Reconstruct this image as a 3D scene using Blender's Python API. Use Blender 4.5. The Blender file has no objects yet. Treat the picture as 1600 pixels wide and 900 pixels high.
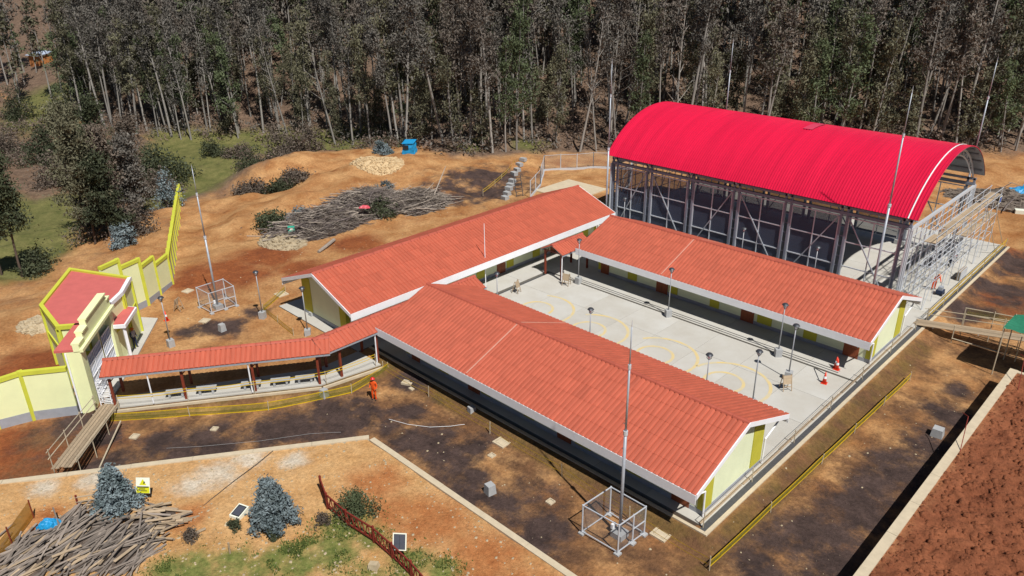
import bpy, math, random
import numpy as np
from mathutils import Vector, Matrix, Euler
rnd = random.Random(7)
nr = np.random.default_rng(11)
R = math.radians
scene = bpy.context.scene
COL = scene.collection

# ------------------------------------------------------------ camera, sky, sun, exposure
cam_d = bpy.data.cameras.new('camera')
cam = bpy.data.objects.new('camera', cam_d); COL.objects.link(cam)
cam_d.sensor_width = 36.0; cam_d.lens = 1190.0774 / 1600 * 36
cam_d.clip_start = 0.5; cam_d.clip_end = 1500
cam.location = (47.2869, -29.6844, 28.2976)
cam.rotation_euler = (R(65.77802), R(0.65585), R(44.54627))
scene.camera = cam
SUN_EL, SUN_AZ = 55.5, -16.5          # azimuth counted from +X
sdir = Vector((math.cos(R(SUN_EL)) * math.cos(R(SUN_AZ)), math.cos(R(SUN_EL)) * math.sin(R(SUN_AZ)), math.sin(R(SUN_EL))))
world = bpy.data.worlds.new('World'); scene.world = world; world.use_nodes = True
wn = world.node_tree
bg = wn.nodes['Background']; sky = wn.nodes.new('ShaderNodeTexSky')
sky.sky_type = 'NISHITA'; sky.sun_disc = False
sky.sun_elevation = R(SUN_EL); sky.sun_rotation = R(90 - SUN_AZ)
sky.altitude = 2500; sky.air_density = 1.0; sky.dust_density = 0.6
wn.links.new(sky.outputs[0], bg.inputs[0]); bg.inputs[1].default_value = 0.05
sun_d = bpy.data.lights.new('sun', 'SUN'); sun_d.energy = 5.0; sun_d.angle = R(0.53); sun_d.color = (1.0, 0.965, 0.915)
sun = bpy.data.objects.new('sun', sun_d); COL.objects.link(sun)
sun.rotation_euler = sdir.to_track_quat('Z', 'Y').to_euler(); sun.location = (30, -10, 60)
scene.view_settings.view_transform = 'Standard'; scene.view_settings.look = 'None'
scene.view_settings.exposure = 0.0; scene.view_settings.gamma = 1.0
scene.view_settings.use_curve_mapping = False
scene.cycles.max_bounces = 6; scene.cycles.diffuse_bounces = 2; scene.cycles.transparent_max_bounces = 12
scene.cycles.use_denoising = True

# ------------------------------------------------------------ materials
def hx(s):
    s = s.lstrip('#'); o = []
    for i in (0, 2, 4):
        v = int(s[i:i+2], 16) / 255
        o.append(v / 12.92 if v <= .04045 else ((v + .055) / 1.055) ** 2.4)
    return tuple(o)
def mul(c, k): return tuple(min(1, max(0, v * k)) for v in c)
def mat(name, col, var=.15, scale=2.5, rough=.8, bump=0.0, bscale=None, metal=0.0, orand=0.0, alpha=1.0, col2=None, spec=.5, stretch=None):
    m = bpy.data.materials.new(name); m.use_nodes = True
    nt = m.node_tree; N = nt.nodes; L = nt.links
    b = N['Principled BSDF']
    tc = N.new('ShaderNodeTexCoord'); co = tc.outputs['Object']
    if stretch:
        mp = N.new('ShaderNodeMapping'); mp.inputs['Scale'].default_value = stretch
        L.new(co, mp.inputs[0]); co = mp.outputs[0]
    oi = None
    if orand:
        oi = N.new('ShaderNodeObjectInfo'); va = N.new('ShaderNodeVectorMath'); va.operation = 'MULTIPLY_ADD'
        cb = N.new('ShaderNodeCombineXYZ')
        for k in range(3): L.new(oi.outputs['Random'], cb.inputs[k])
        va.inputs[1].default_value = (37, 53, 71); L.new(cb.outputs[0], va.inputs[0]); L.new(co, va.inputs[2]); co = va.outputs[0]
    n1 = N.new('ShaderNodeTexNoise'); n1.inputs['Scale'].default_value = scale; n1.inputs['Detail'].default_value = 6; n1.inputs['Roughness'].default_value = .65
    L.new(co, n1.inputs['Vector'])
    rp = N.new('ShaderNodeValToRGB')
    rp.color_ramp.elements[0].position = .28; rp.color_ramp.elements[1].position = .72
    rp.color_ramp.elements[0].color = (*mul(col2 or col, 1 if col2 else 1 - var), 1)
    rp.color_ramp.elements[1].color = (*mul(col, 1 + var * (0 if col2 else 1)), 1)
    L.new(n1.outputs[0], rp.inputs[0]); out = rp.outputs[0]
    if orand:
        hs = N.new('ShaderNodeHueSaturation')
        mr = N.new('ShaderNodeMapRange'); mr.inputs[3].default_value = 1 - orand; mr.inputs[4].default_value = 1 + orand
        L.new(oi.outputs['Random'], mr.inputs[0]); L.new(mr.outputs[0], hs.inputs['Value']); L.new(out, hs.inputs['Color']); out = hs.outputs[0]
    L.new(out, b.inputs['Base Color'])
    b.inputs['Roughness'].default_value = rough; b.inputs['Metallic'].default_value = metal
    b.inputs['Specular IOR Level'].default_value = spec
    if bump:
        n2 = N.new('ShaderNodeTexNoise'); n2.inputs['Scale'].default_value = bscale or scale * 4; n2.inputs['Detail'].default_value = 5
        L.new(co, n2.inputs['Vector'])
        bp = N.new('ShaderNodeBump'); bp.inputs['Strength'].default_value = bump; bp.inputs['Distance'].default_value = .05
        L.new(n2.outputs[0], bp.inputs['Height']); L.new(bp.outputs[0], b.inputs['Normal'])
    if alpha < 1:
        b.inputs['Alpha'].default_value = alpha
    return m

def ground_mat(name, base, base2, layers, scale=.5, fine=6.0, bump=.6, bscale=9):
    """layers: (attribute, colour a, colour b, noise scale, raggedness)"""
    m = bpy.data.materials.new(name); m.use_nodes = True
    nt = m.node_tree; N = nt.nodes; L = nt.links; b = N['Principled BSDF']
    b.inputs['Roughness'].default_value = .95; b.inputs['Specular IOR Level'].default_value = .15
    tc = N.new('ShaderNodeTexCoord'); co = tc.outputs['Object']
    def noise(s, d=6, r=.62):
        n = N.new('ShaderNodeTexNoise'); n.inputs['Scale'].default_value = s; n.inputs['Detail'].default_value = d; n.inputs['Roughness'].default_value = r
        L.new(co, n.inputs['Vector']); return n.outputs[0]
    def ramp(f, a, c, p0=.32, p1=.68):
        r = N.new('ShaderNodeValToRGB'); e = r.color_ramp.elements
        e[0].position = p0; e[1].position = p1; e[0].color = (*a, 1); e[1].color = (*c, 1); L.new(f, r.inputs[0]); return r.outputs[0]
    def mix(f, a, c, blend='MIX'):
        x = N.new('ShaderNodeMix'); x.data_type = 'RGBA'; x.blend_type = blend
        if isinstance(f, float): x.inputs[0].default_value = f
        else: L.new(f, x.inputs[0])
        L.new(a, x.inputs[6]); L.new(c, x.inputs[7]); return x.outputs[2]
    col = ramp(noise(scale), base, base2)
    fn = ramp(noise(fine, 8, .75), (.62, .6, .58), (1.25, 1.22, 1.2), .3, .7)
    for att, ca, cb, s, rag in layers:
        an = N.new('ShaderNodeAttribute'); an.attribute_name = att
        ma = N.new('ShaderNodeMath'); ma.operation = 'MULTIPLY_ADD'
        L.new(noise(s, 7, .7), ma.inputs[0]); ma.inputs[1].default_value = rag * 2; ma.inputs[2].default_value = -rag
        ad = N.new('ShaderNodeMath'); ad.operation = 'ADD'; L.new(an.outputs['Fac'], ad.inputs[0]); L.new(ma.outputs[0], ad.inputs[1])
        gate = N.new('ShaderNodeMapRange'); gate.interpolation_type = 'SMOOTHSTEP'
        gate.inputs[1].default_value = .22; gate.inputs[2].default_value = .9; L.new(ad.outputs[0], gate.inputs[0])
        col = mix(gate.outputs[0], col, ramp(noise(s * 2.3), ca, cb))
    col = mix(1.0, col, fn, 'MULTIPLY')
    L.new(col, b.inputs['Base Color'])
    bp = N.new('ShaderNodeBump'); bp.inputs['Strength'].default_value = bump; bp.inputs['Distance'].default_value = .12
    L.new(noise(bscale, 8, .7), bp.inputs['Height']); L.new(bp.outputs[0], b.inputs['Normal'])
    return m

M = {}
M['tile'] = mat('terracotta_roof_sheet', hx('#b65c45'), .15, 1.1, .6, .15, 30, orand=.045, spec=.4, stretch=(2.2, .45, 1))
M['tile_old'] = mat('terracotta_ridge', hx('#b05744'), .15, 3, .6, orand=.06)
M['white'] = mat('white_painted_steel', (.88, .89, .91), .04, 1.5, .45)
M['cream'] = mat('cream_wall_paint', hx('#e2e8c2'), .07, .45, .85, .08, 25)
M['olive'] = mat('olive_yellow_paint', hx('#bdb638'), .08, 1.2, .8, .08, 25)
M['wallyel'] = mat('lime_yellow_trim_paint', hx('#c5c740'), .08, 1.0, .8, .08, 25)
M['wallpale'] = mat('pale_yellow_wall_paint', hx('#e8ecb6'), .06, .7, .85, .08, 25)
M['plinth'] = mat('grey_plinth_render', hx('#9a9da3'), .14, 1.5, .9)
M['door'] = mat('brown_wooden_door', hx('#8f4a28'), .2, 2, .6, stretch=(6, 6, .6))
M['wood_post'] = mat('brown_timber_post', hx('#7d3520'), .2, 3, .6)
M['glass'] = mat('dark_window_glass', (.03, .035, .045), .1, 1, .12)
M['concrete'] = mat('pale_concrete', hx('#c2c0b9'), .1, .35, .9, .2, 14, orand=.035, col2=hx('#b4afa4'))
M['concrete_d'] = mat('concrete_joint', hx('#77736a'), .2, 2, .95)
M['kerb'] = mat('kerb_concrete', hx('#c4b59a'), .12, 2, .9, .2, 20)
M['block'] = mat('grey_cast_concrete_block', hx('#a5a6a6'), .12, 3, .9, .25, 16)
M['jstrip'] = mat('pale_pink_joint_strip', hx('#c99a88'), .12, 3, .8)
M['soffit'] = mat('grey_soffit_board', hx('#8d8a86'), .1, 2, .8)
M['galv'] = mat('galvanised_steel', hx('#aab0b8'), .1, 5, .5, metal=.3)
M['galv_w'] = mat('pale_galvanised_steel', hx('#cfd4da'), .08, 5, .45, metal=.25)
M['gymcol'] = mat('grey_painted_steel_column', hx('#7f8491'), .1, 3, .5)
M['gymred'] = mat('bright_red_roof_sheet', hx('#d21c42'), .13, .8, .3, orand=.04, spec=.5, stretch=(1.6, .12, .12))
M['gymunder'] = mat('unpainted_sheet_underside', hx('#8b8f96'), .12, 2, .5, metal=.2)
M['redpl'] = mat('pinkish_red_roof_screed', hx('#c4645e'), .1, 1.2, .85, .15, 18)
M['lampdark'] = mat('dark_grey_lamp_metal', hx('#4a4d52'), .12, 4, .45, metal=.4)
M['lamppost'] = mat('grey_lamp_post', hx('#9da0a4'), .08, 4, .5, metal=.3)
M['yellow'] = mat('yellow_plastic_tape', hx('#dcb81e'), .12, 3, .6)
M['net'] = mat('yellow_green_plastic_netting', hx('#94902c'), .2, 4, .8, alpha=.4)
M['orange_net'] = mat('orange_plastic_netting', hx('#b9832a'), .2, 5, .8, alpha=.8)
M['gauze'] = mat('wire_gauze', hx('#8f949c'), .1, 5, .6, alpha=.16)
M['gymnet'] = mat('dark_side_netting', hx('#444c60'), .1, 2, .8, alpha=.72)
M['plank'] = mat('weathered_grey_plank', hx('#857a70'), .28, 3.5, .9, .3, 14, orand=.38, stretch=(.35, 4, 4))
M['plank_l'] = mat('fresh_pale_plank', hx('#a8947a'), .18, 3, .85, .2, 14, orand=.22, stretch=(.4, 4, 4))
M['log'] = mat('weathered_branch_bark', hx('#6b615d'), .3, 4, .95, orand=.42)
M['log_l'] = mat('pale_bare_branch', hx('#9b9084'), .2, 4, .95, orand=.25)
M['bamboo'] = mat('pale_scaffold_pole', hx('#b8ab93'), .15, 4, .7, orand=.12)
M['redrail'] = mat('dark_red_timber_rail', hx('#7c2a1e'), .2, 4, .7)
M['cone'] = mat('orange_traffic_cone', hx('#e23d1e'), .06, 3, .5)
M['conew'] = mat('white_cone_band', (.8, .8, .8), .05, 3, .5)
M['blue'] = mat('blue_tarpaulin', hx('#1f8fc4'), .2, 3, .5, .4, 6)
M['teal'] = mat('green_tarpaulin', hx('#2f7a5c'), .2, 4, .5, .4, 6)
M['scrapred'] = mat('pinkish_red_plastic', hx('#c8505c'), .15, 3, .5)
M['stone'] = mat('pale_rubble_stone', hx('#b9a88a'), .22, 3, .95, orand=.25)
M['gravelp'] = mat('pale_gravel', hx('#c4ab84'), .25, 8, .95)
M['trunk'] = mat('pale_eucalyptus_bark', hx('#8f8a83'), .3, 1.2, .9, orand=.25, stretch=(3, 3, .4))
M['trunk_d'] = mat('dark_bush_bark', hx('#54463c'), .25, 2, .95)
M['black'] = mat('black_plastic', (.02, .02, .022), .1, 3, .5)
M['screen'] = mat('dark_panel_face', hx('#4c4f58'), .12, 3, .4)
M['signw'] = mat('white_sign_board', hx('#e8ead8'), .03, 2, .5)
M['signy'] = mat('yellow_sign_print', hx('#d4d21c'), .03, 2, .5)
M['signt'] = mat('turquoise_sign', hx('#38b79c'), .05, 2, .5)
M['signb'] = mat('blue_sign_print', hx('#2f5fae'), .05, 2, .5)
M['ink'] = mat('black_sign_print', (.03, .03, .02), .03, 2, .6)
M['skin'] = mat('skin', hx('#8a5a41'), .06, 8, .6)
M['orange'] = mat('orange_work_clothes', hx('#e8560f'), .12, 6, .8)
M['navy'] = mat('dark_blue_work_clothes', hx('#28344e'), .15, 6, .85)
M['grey_cl'] = mat('pale_grey_work_shirt', hx('#aab0b4'), .1, 6, .85)
M['helmet'] = mat('red_hard_hat', hx('#d8282a'), .05, 3, .35)
M['helmet_o'] = mat('orange_hard_hat', hx('#e8741a'), .05, 3, .35)
M['boots'] = mat('black_boots', (.03, .028, .025), .1, 5, .7)
M['grate'] = mat('dark_drain_grating', hx('#4b4b4c'), .2, 6, .7)
def leafmat(name, col, col2, orand=.2):
    m = mat(name, col, .2, .9, .7, orand=orand, col2=col2, spec=.25)
    b = m.node_tree.nodes['Principled BSDF']
    return m
M['leaf_e'] = [leafmat('eucalyptus_leaf_olive', hx('#77745c'), hx('#4b4938')), leafmat('eucalyptus_leaf_brown', hx('#7c7268'), hx('#4d463f')), leafmat('eucalyptus_leaf_green', hx('#66704f'), hx('#3d4630')), leafmat('eucalyptus_leaf_grey', hx('#77726a'), hx('#4a4742'))]
M['leaf_b'] = leafmat('dark_bush_leaf', hx('#50563e'), hx('#2e3323'))
M['leaf_brown'] = leafmat('dry_brown_bush_leaf', hx('#786c60'), hx('#483f37'))
M['leaf_blue'] = leafmat('silver_blue_juvenile_leaf', hx('#8b989c'), hx('#3c4a4a'))
M['leaf_under'] = leafmat('dry_undergrowth_leaf', hx('#877468'), hx('#52463d'))
M['grass'] = leafmat('short_green_grass', hx('#66743a'), hx('#4a5628'))

# ------------------------------------------------------------ mesh helpers
OFF = {}
def link(o): COL.objects.link(o); return o
def mesh_arrays(name, V, F, mats, mi=None, smooth=False):
    V = np.asarray(V, np.float32); me = bpy.data.meshes.new(name)
    if isinstance(F, np.ndarray):
        n, k = F.shape
        me.vertices.add(len(V)); me.vertices.foreach_set('co', V.ravel())
        me.loops.add(n * k); me.loops.foreach_set('vertex_index', F.astype(np.int32).ravel())
        me.polygons.add(n); me.polygons.foreach_set('loop_start', np.arange(0, n * k, k, dtype=np.int32))
        me.update(calc_edges=True); me.validate()
    else:
        me.from_pydata([tuple(map(float, v)) for v in V], [], F); me.update()
    for m in mats: me.materials.append(m)
    if mi is not None: me.polygons.foreach_set('material_index', np.asarray(mi, np.int32))
    if smooth: me.polygons.foreach_set('use_smooth', np.ones(len(me.polygons), bool))
    return me
class MB:
    def __init__(s): s.v = []; s.f = []; s.m = []; s.cur = 0
    def add(s, vs, fs):
        o = len(s.v); s.v += [tuple(v) for v in vs]; s.f += [tuple(i + o for i in f) for f in fs]; s.m += [s.cur] * len(fs); return s
    def box(s, x0, x1, y0, y1, z0, z1):
        return s.add([(x0,y0,z0),(x1,y0,z0),(x1,y1,z0),(x0,y1,z0),(x0,y0,z1),(x1,y0,z1),(x1,y1,z1),(x0,y1,z1)],
                     [(3,2,1,0),(4,5,6,7),(0,1,5,4),(1,2,6,5),(2,3,7,6),(3,0,4,7)])
    def bar(s, a, b, w, h=None, up=(0,0,1)):
        a, b = Vector(a), Vector(b); d = (b - a).normalized(); u = Vector(up)
        if abs(d.dot(u)) > .98: u = Vector((1, 0, 0))
        x = d.cross(u).normalized(); y = x.cross(d); h = w if h is None else h
        P = []
        for c in (a, b):
            for i, j in ((-1,-1),(1,-1),(1,1),(-1,1)): P.append(c + x * (i * w / 2) + y * (j * h / 2))
        return s.add(P, [(0,3,2,1),(4,5,6,7),(0,1,5,4),(1,2,6,5),(2,3,7,6),(3,0,4,7)])
    def tube(s, pts, rad, n=8, cap=True):
        pts = [Vector(p) for p in pts]
        if not isinstance(rad, (list, tuple)): rad = [rad] * len(pts)
        P = []; prev = None
        for i, p in enumerate(pts):
            d = (pts[min(i+1, len(pts)-1)] - pts[max(i-1, 0)]).normalized()
            u = prev if prev is not None and abs(d.dot(prev)) < .95 else (Vector((0,0,1)) if abs(d.z) < .9 else Vector((1,0,0)))
            x = d.cross(u).normalized(); y = x.cross(d).normalized(); prev = y
            for k in range(n):
                t = 2 * math.pi * k / n; P.append(p + x * (math.cos(t) * rad[i]) + y * (math.sin(t) * rad[i]))
        F = []
        for i in range(len(pts) - 1):
            for k in range(n):
                a = i * n + k; b = i * n + (k + 1) % n; F.append((a, b, b + n, a + n))
        if cap: F += [tuple(range(n))[::-1], tuple(range((len(pts)-1)*n, len(pts)*n))]
        return s.add(P, F)
    def prism(s, poly, z0, z1):
        n = len(poly); P = [(x, y, z0) for x, y in poly] + [(x, y, z1) for x, y in poly]
        return s.add(P, [tuple(range(n))[::-1], tuple(range(n, 2*n))] + [(i, (i+1) % n, (i+1) % n + n, i + n) for i in range(n)])
    def extr(s, poly, d):
        n = len(poly); d = Vector(d); P = [Vector(p) for p in poly]; P += [p + d for p in P]
        return s.add(P, [tuple(range(n))[::-1], tuple(range(n, 2*n))] + [(i, (i+1) % n, (i+1) % n + n, i + n) for i in range(n)])
    def mesh(s, name, mats, smooth=False):
        return mesh_arrays(name, s.v, s.f, mats if isinstance(mats, list) else [mats], s.m, smooth)
    def part(s, name, mats, parent, local=False, smooth=False):
        """part of a thing; vertices in world space unless local"""
        if not local:
            ox, oy, oz = OFF.get(parent.name, (0, 0, 0)); s.v = [(x-ox, y-oy, z-oz) for x, y, z in s.v]
        o = bpy.data.objects.new(name, s.mesh(name, mats, smooth)); link(o); o.parent = parent
        OFF[o.name] = OFF.get(parent.name, (0, 0, 0)); return o
    def thing(s, name, label, cat, mats, loc, group=None, local=False, rz=0, smooth=False):
        if not local: s.v = [(x-loc[0], y-loc[1], z-loc[2]) for x, y, z in s.v]
        o = bpy.data.objects.new(name, s.mesh(name, mats, smooth)); link(o); o.location = loc; o.rotation_euler.z = rz
        OFF[o.name] = tuple(loc); return tag(o, label, cat, group)
    def struct(s, name, mats, kind='structure', smooth=False):
        o = bpy.data.objects.new(name, s.mesh(name, mats, smooth)); link(o); o['kind'] = kind; return o
def tag(o, label, cat, group=None):
    o['label'] = label; o['category'] = cat
    if group: o['group'] = group
    return o
def root(name, label, cat, loc, group=None, rz=0):
    o = bpy.data.objects.new(name, None); o.empty_display_size = .3; link(o)
    o.location = loc; o.rotation_euler.z = rz; OFF[o.name] = tuple(loc); return tag(o, label, cat, group)
def inst(name, me, parent, mtx):
    o = bpy.data.objects.new(name, me); link(o); o.parent = parent; o.matrix_local = mtx; return o
def dup(r, loc, rz=0, label=None, group=None, scale=None):
    def cp(o, par):
        c = o.copy(); COL.objects.link(c); c.parent = par
        for ch in KIDS.get(o.name, list(o.children)): cp(ch, c)
        return c
    c = cp(r, None); c.location = loc; c.rotation_euler.z = rz
    if scale: c.scale = (scale,) * 3 if not isinstance(scale, tuple) else scale
    if label: c['label'] = label
    if group: c['group'] = group
    return c
KIDS = {}
def vnoise(x, y, s, seed=0):
    """cheap smooth value noise on arrays"""
    x = np.asarray(x, float) * s + seed * 17.3; y = np.asarray(y, float) * s - seed * 9.1
    xi = np.floor(x).astype(np.int64); yi = np.floor(y).astype(np.int64); fx = x - xi; fy = y - yi
    fx = fx * fx * (3 - 2 * fx); fy = fy * fy * (3 - 2 * fy)
    def hsh(a, b):
        n = (a * 374761393 + b * 668265263 + seed * 974711) & 0x7fffffff
        n = ((n ^ (n >> 13)) * 1274126177) & 0x7fffffff
        return ((n ^ (n >> 16)) & 0xffff) / 65535.0
    return (hsh(xi, yi) * (1-fx) + hsh(xi+1, yi) * fx) * (1-fy) + (hsh(xi, yi+1) * (1-fx) + hsh(xi+1, yi+1) * fx) * fy
def fbm(x, y, s, o=4, seed=0):
    t = 0; a = .5
    for i in range(o): t = t + a * (vnoise(x, y, s, seed + i) - .5); s *= 2.1; a *= .5
    return t

# ------------------------------------------------------------ terrain
CTL = np.array([(-22.5,-18.4,-1.0),(-12.7,-21.4,-0.6),(-35.7,-13.6,-2.5),(-51.6,-11.5,-4.0),(-69.3,-1.4,-5.0),(-103.7,5.1,-5.0),(-138.6,10.4,-4.0),(-59.2,3.7,-4.0),(-79.3,11.1,-5.0),(-65.9,18.5,-5.0),(-65.5,23.6,-5.0),(-92.5,27.6,-5.0),(-79.8,36.2,-4.5),(-71.0,41.4,-4.0),(-64.3,45.0,-3.0),(-53.4,14.7,-3.5),(-42.3,7.8,-2.0),(-43.2,5.6,-2.5),(-28.9,0.1,-1.2),(-42.2,15.8,-0.5),(-37.3,11.3,-0.9),(-50.6,23.6,-0.2),(-38.5,19.3,0.3),(-39.9,28.3,0.8),(-38.1,35.8,1.0),(-32.8,38.4,0.5),(-29.6,26.9,-0.4),(-32.3,42.8,0.2),(-31.3,49.7,0.0),(-21.7,57.4,-0.3),(-50.1,21.1,-1.0),(-73.8,31.9,-4.4),(22.1,87.7,1.0),(29.0,76.4,0.5),(33.9,53.3,0.3),(31.1,67.2,0.8),(-33.3,12.5,-0.3),(-20.2,9.5,-0.5),(-25.4,1.3,-0.6),(-18.4,-1.5,-0.5),(-18.5,-9.3,-0.5),(-19.1,26.4,-0.5),(-20.1,36.0,-0.5),(-18.6,49.5,-0.5),(34.0,47.1,-0.4),(34.6,34.0,-0.5),(29.2,64.9,0.2),(-60.5,8.5,-4.5),(-79.3,6.3,-5.0),(-72.0,-3.9,-5.0),(-40.0,-16.1,-3.0),(-69.8,-9.2,-5.0),(-30,-60,-3),(37.5,61,2.0),(35.5,66,1.8),(42,56,2.2),(-46,17.5,-2.6),(-47.5,20,-2.6),(-49,22.8,-2.4),(-53.2,21,.3),(-53,24,.8),(-52,27,.8),(-40.7,22.7,1.2),(-36.2,16.6,.8),(-35.4,12.9,.2),(-44,15,-1.6),(60,60,1.5),(48,46,1.0),(60,100,3)])
TL = [(-192.9,16.4),(-172.2,16.8),(-134.5,14.0),(-118.6,20.0),(-101.2,24.3),(-92.0,32.5),(-77.0,42.5),(-59.7,44.4),(-36.2,41.3),(-32.0,45.1),(-27.1,53.5),(-21.9,59.2),(21.4,90.3),(34,103.0),(80,140)]
SITE = [(-12,-15.5),(-17,-11.5),(-19,-9),(-22,-5),(-25,2),(-18,10),(-16,30),(-16,40),(-6,60),(32,60),(38,45),(39.6,28),(90,28),(90,-90),(-2,-90),(-8,-30),(-9,-20)]
def poly_sd(x, y, poly, closed=True):
    """distance to polygon edges and inside mask"""
    d = np.full(x.shape, 1e9); ins = np.zeros(x.shape, bool); n = len(poly)
    for i in range(n if closed else n - 1):
        ax, ay = poly[i]; bx, by = poly[(i+1) % n]; ex, ey = bx-ax, by-ay
        t = np.clip(((x-ax)*ex + (y-ay)*ey) / (ex*ex+ey*ey), 0, 1)
        d = np.minimum(d, np.hypot(x-ax-t*ex, y-ay-t*ey))
        if closed and ay != by:
            c = ((ay > y) != (by > y)) & (x < (bx-ax)*(y-ay)/(by-ay)+ax); ins ^= c
    return d, ins
FOREST = TL + [(120, 170), (120, 400), (-400, 400), (-400, -20)]
BERM = [[(-9.3,-1.7),(2.6,-1.7),(2.6,-.62),(32.52,-.62),(32.52,56.6),(-3.1,56.6),(-3.1,31.5),(-9.3,31.5)], [(-4.6,-17.6),(-3.3,-18.2),(4.75,-6.3),(5.5,-1.6),(2.6,-1.6),(2.6,-5.2)]]
def heights(x, y, rough=True):
    x = np.asarray(x, float); y = np.asarray(y, float)
    num = 0; den = 0
    for cx, cy, cz in CTL:
        w = 1 / ((x-cx)**2 + (y-cy)**2 + 4) ** 1.6; num = num + w*cz; den = den + w
    z = num / den
    dF, inF = poly_sd(x, y, FOREST)
    d = np.where(inF, dF, 0)
    z = z + np.minimum(d, 70) * .30 + np.maximum(d - 70, 0) * .15 - np.minimum(d, 6) * .12
    dS, inS = poly_sd(x, y, SITE)
    t = np.clip(dS / 5, 0, 1); t = t*t*(3-2*t); t = np.where(inS, 0, t)
    if rough:
        z = z + fbm(x, y, .22, 4, 3) * 1.3 * np.clip(dS/8, 0, 1) + fbm(x, y, .7, 4, 5) * .55
    z = -.5 * (1-t) + z * t + (fbm(x, y, 1.1, 3, 8) * .05 if rough else 0)
    for poly in BERM:
        dB, inB = poly_sd(x, y, poly); k = np.clip(1 - dB / 1.25, 0, 1); k = k*k*(3-2*k)
        z = np.where(inB & (dB > .55), np.minimum(z, -.5), z + (-.09 - z) * np.where(inB, 1, k) * (z < -.09))
    return z
def H(x, y): return float(heights(np.array([x]), np.array([y]))[0])
def axis(lo, a, b, hi, fine, g=1.22, mx=9):
    c = list(np.arange(a, b + 1e-6, fine)); s = fine; x = b
    while x < hi: s = min(mx, s * g); x += s; c.append(x)
    s = fine; x = a; left = []
    while x > lo: s = min(mx, s * g); x -= s; left.append(x)
    return np.array(left[::-1] + c)
def blobs(x, y, L):
    a = np.zeros(x.shape)
    for bx, by, r in L: a = np.maximum(a, np.exp(-((x-bx)**2 + (y-by)**2) / (1.1*r)**2 * .9))
    return a
def setattrs(me, **kw):
    for k, v in kw.items():
        at = me.attributes.new(k, 'FLOAT', 'POINT'); at.data.foreach_set('value', np.asarray(v, np.float32).ravel())
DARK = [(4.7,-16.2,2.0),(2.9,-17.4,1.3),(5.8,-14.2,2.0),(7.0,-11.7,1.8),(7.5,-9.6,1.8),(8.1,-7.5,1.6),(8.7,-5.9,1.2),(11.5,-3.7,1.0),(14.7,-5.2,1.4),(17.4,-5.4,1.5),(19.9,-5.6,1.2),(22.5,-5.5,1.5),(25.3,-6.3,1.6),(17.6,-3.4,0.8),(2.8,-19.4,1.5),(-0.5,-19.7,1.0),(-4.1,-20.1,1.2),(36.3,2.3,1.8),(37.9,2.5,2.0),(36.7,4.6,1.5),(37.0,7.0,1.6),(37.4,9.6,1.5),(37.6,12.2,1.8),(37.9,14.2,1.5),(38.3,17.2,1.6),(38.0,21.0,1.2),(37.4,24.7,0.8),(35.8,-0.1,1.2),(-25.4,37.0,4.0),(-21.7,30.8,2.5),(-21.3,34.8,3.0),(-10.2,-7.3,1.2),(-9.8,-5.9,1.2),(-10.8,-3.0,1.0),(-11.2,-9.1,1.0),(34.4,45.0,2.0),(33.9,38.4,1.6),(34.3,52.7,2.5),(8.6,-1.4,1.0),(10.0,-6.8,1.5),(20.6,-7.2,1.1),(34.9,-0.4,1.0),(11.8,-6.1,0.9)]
RED = [(-1.7,-22.8,4.0),(-3.6,-23.7,3.0),(-20.3,-1.2,4.0),(-21.1,-4.0,2.0),(-21.7,4.3,3.0),(36.5,43.2,3.0),(34.7,54.0,3.0),(-16.3,4.8,2.0),(-14.2,-20.5,4.0),(33.8,71.3,5.0),(-18.0,12.8,2.5)]
GRASSV = [(-65.2,-3.4,9.0),(-47.0,-10.9,6.0),(-75.5,-5.3,8.0),(-65.6,16.5,6.0),(-69.6,22.5,8.0),(-63.0,23.5,4.0),(-86.6,23.9,7.0),(-77.7,35.0,6.0),(-70.2,35.7,5.0),(-68.8,39.9,5.0),(-62.8,44.6,4.0),(-101.8,23.2,7.0),(-37.5,46.9,3.0),(-31.4,53.5,3.0),(-131.0,16.2,8.0),(-130.2,12.7,7.0),(-147.1,14.9,6.0)]
gx = axis(-330, -60, 41, 150, .42); gy = axis(-95, -26, 62, 330, .42)
X, Y = np.meshgrid(gx, gy); Z = heights(X, Y)
nx, ny = len(gx), len(gy); I = np.arange(nx*ny).reshape(ny, nx)
F = np.stack([I[:-1,:-1], I[:-1,1:], I[1:,1:], I[1:,:-1]], -1).reshape(-1, 4)
dF, inF = poly_sd(X, Y, FOREST)
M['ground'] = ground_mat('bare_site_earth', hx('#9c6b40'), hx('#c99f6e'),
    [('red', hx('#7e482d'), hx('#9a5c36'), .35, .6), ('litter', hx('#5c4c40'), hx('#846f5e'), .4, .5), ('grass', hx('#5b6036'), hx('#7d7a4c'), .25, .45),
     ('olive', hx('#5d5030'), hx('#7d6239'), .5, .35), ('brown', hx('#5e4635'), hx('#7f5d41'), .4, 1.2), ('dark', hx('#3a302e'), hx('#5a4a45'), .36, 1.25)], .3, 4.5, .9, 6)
dP, inP = poly_sd(X, Y, [(-4,-19),(5.5,-6),(6.5,-1.5),(32.6,-.7),(32.6,57),(39.5,45),(39.5,-9),(13.9,-8.4),(1.5,-26),(-6,-22)])
pit = np.clip(np.where(inP, .8 + dP / 2, .8 - dP / 3), 0, 1)
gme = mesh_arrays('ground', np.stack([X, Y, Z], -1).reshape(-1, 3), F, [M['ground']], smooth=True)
MEADOW = [(-59.5,5.9),(-57.5,10.8),(-57.5,16.5),(-59.5,21.6),(-69.0,24.6),(-77.6,32.5),(-68.0,31.9),(-64.8,34.8),(-63.5,41.6),(-62.9,50.7),(-66.9,52.2),(-82.1,45.5),(-107.4,26.7),(-88.0,17.2)]
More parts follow.
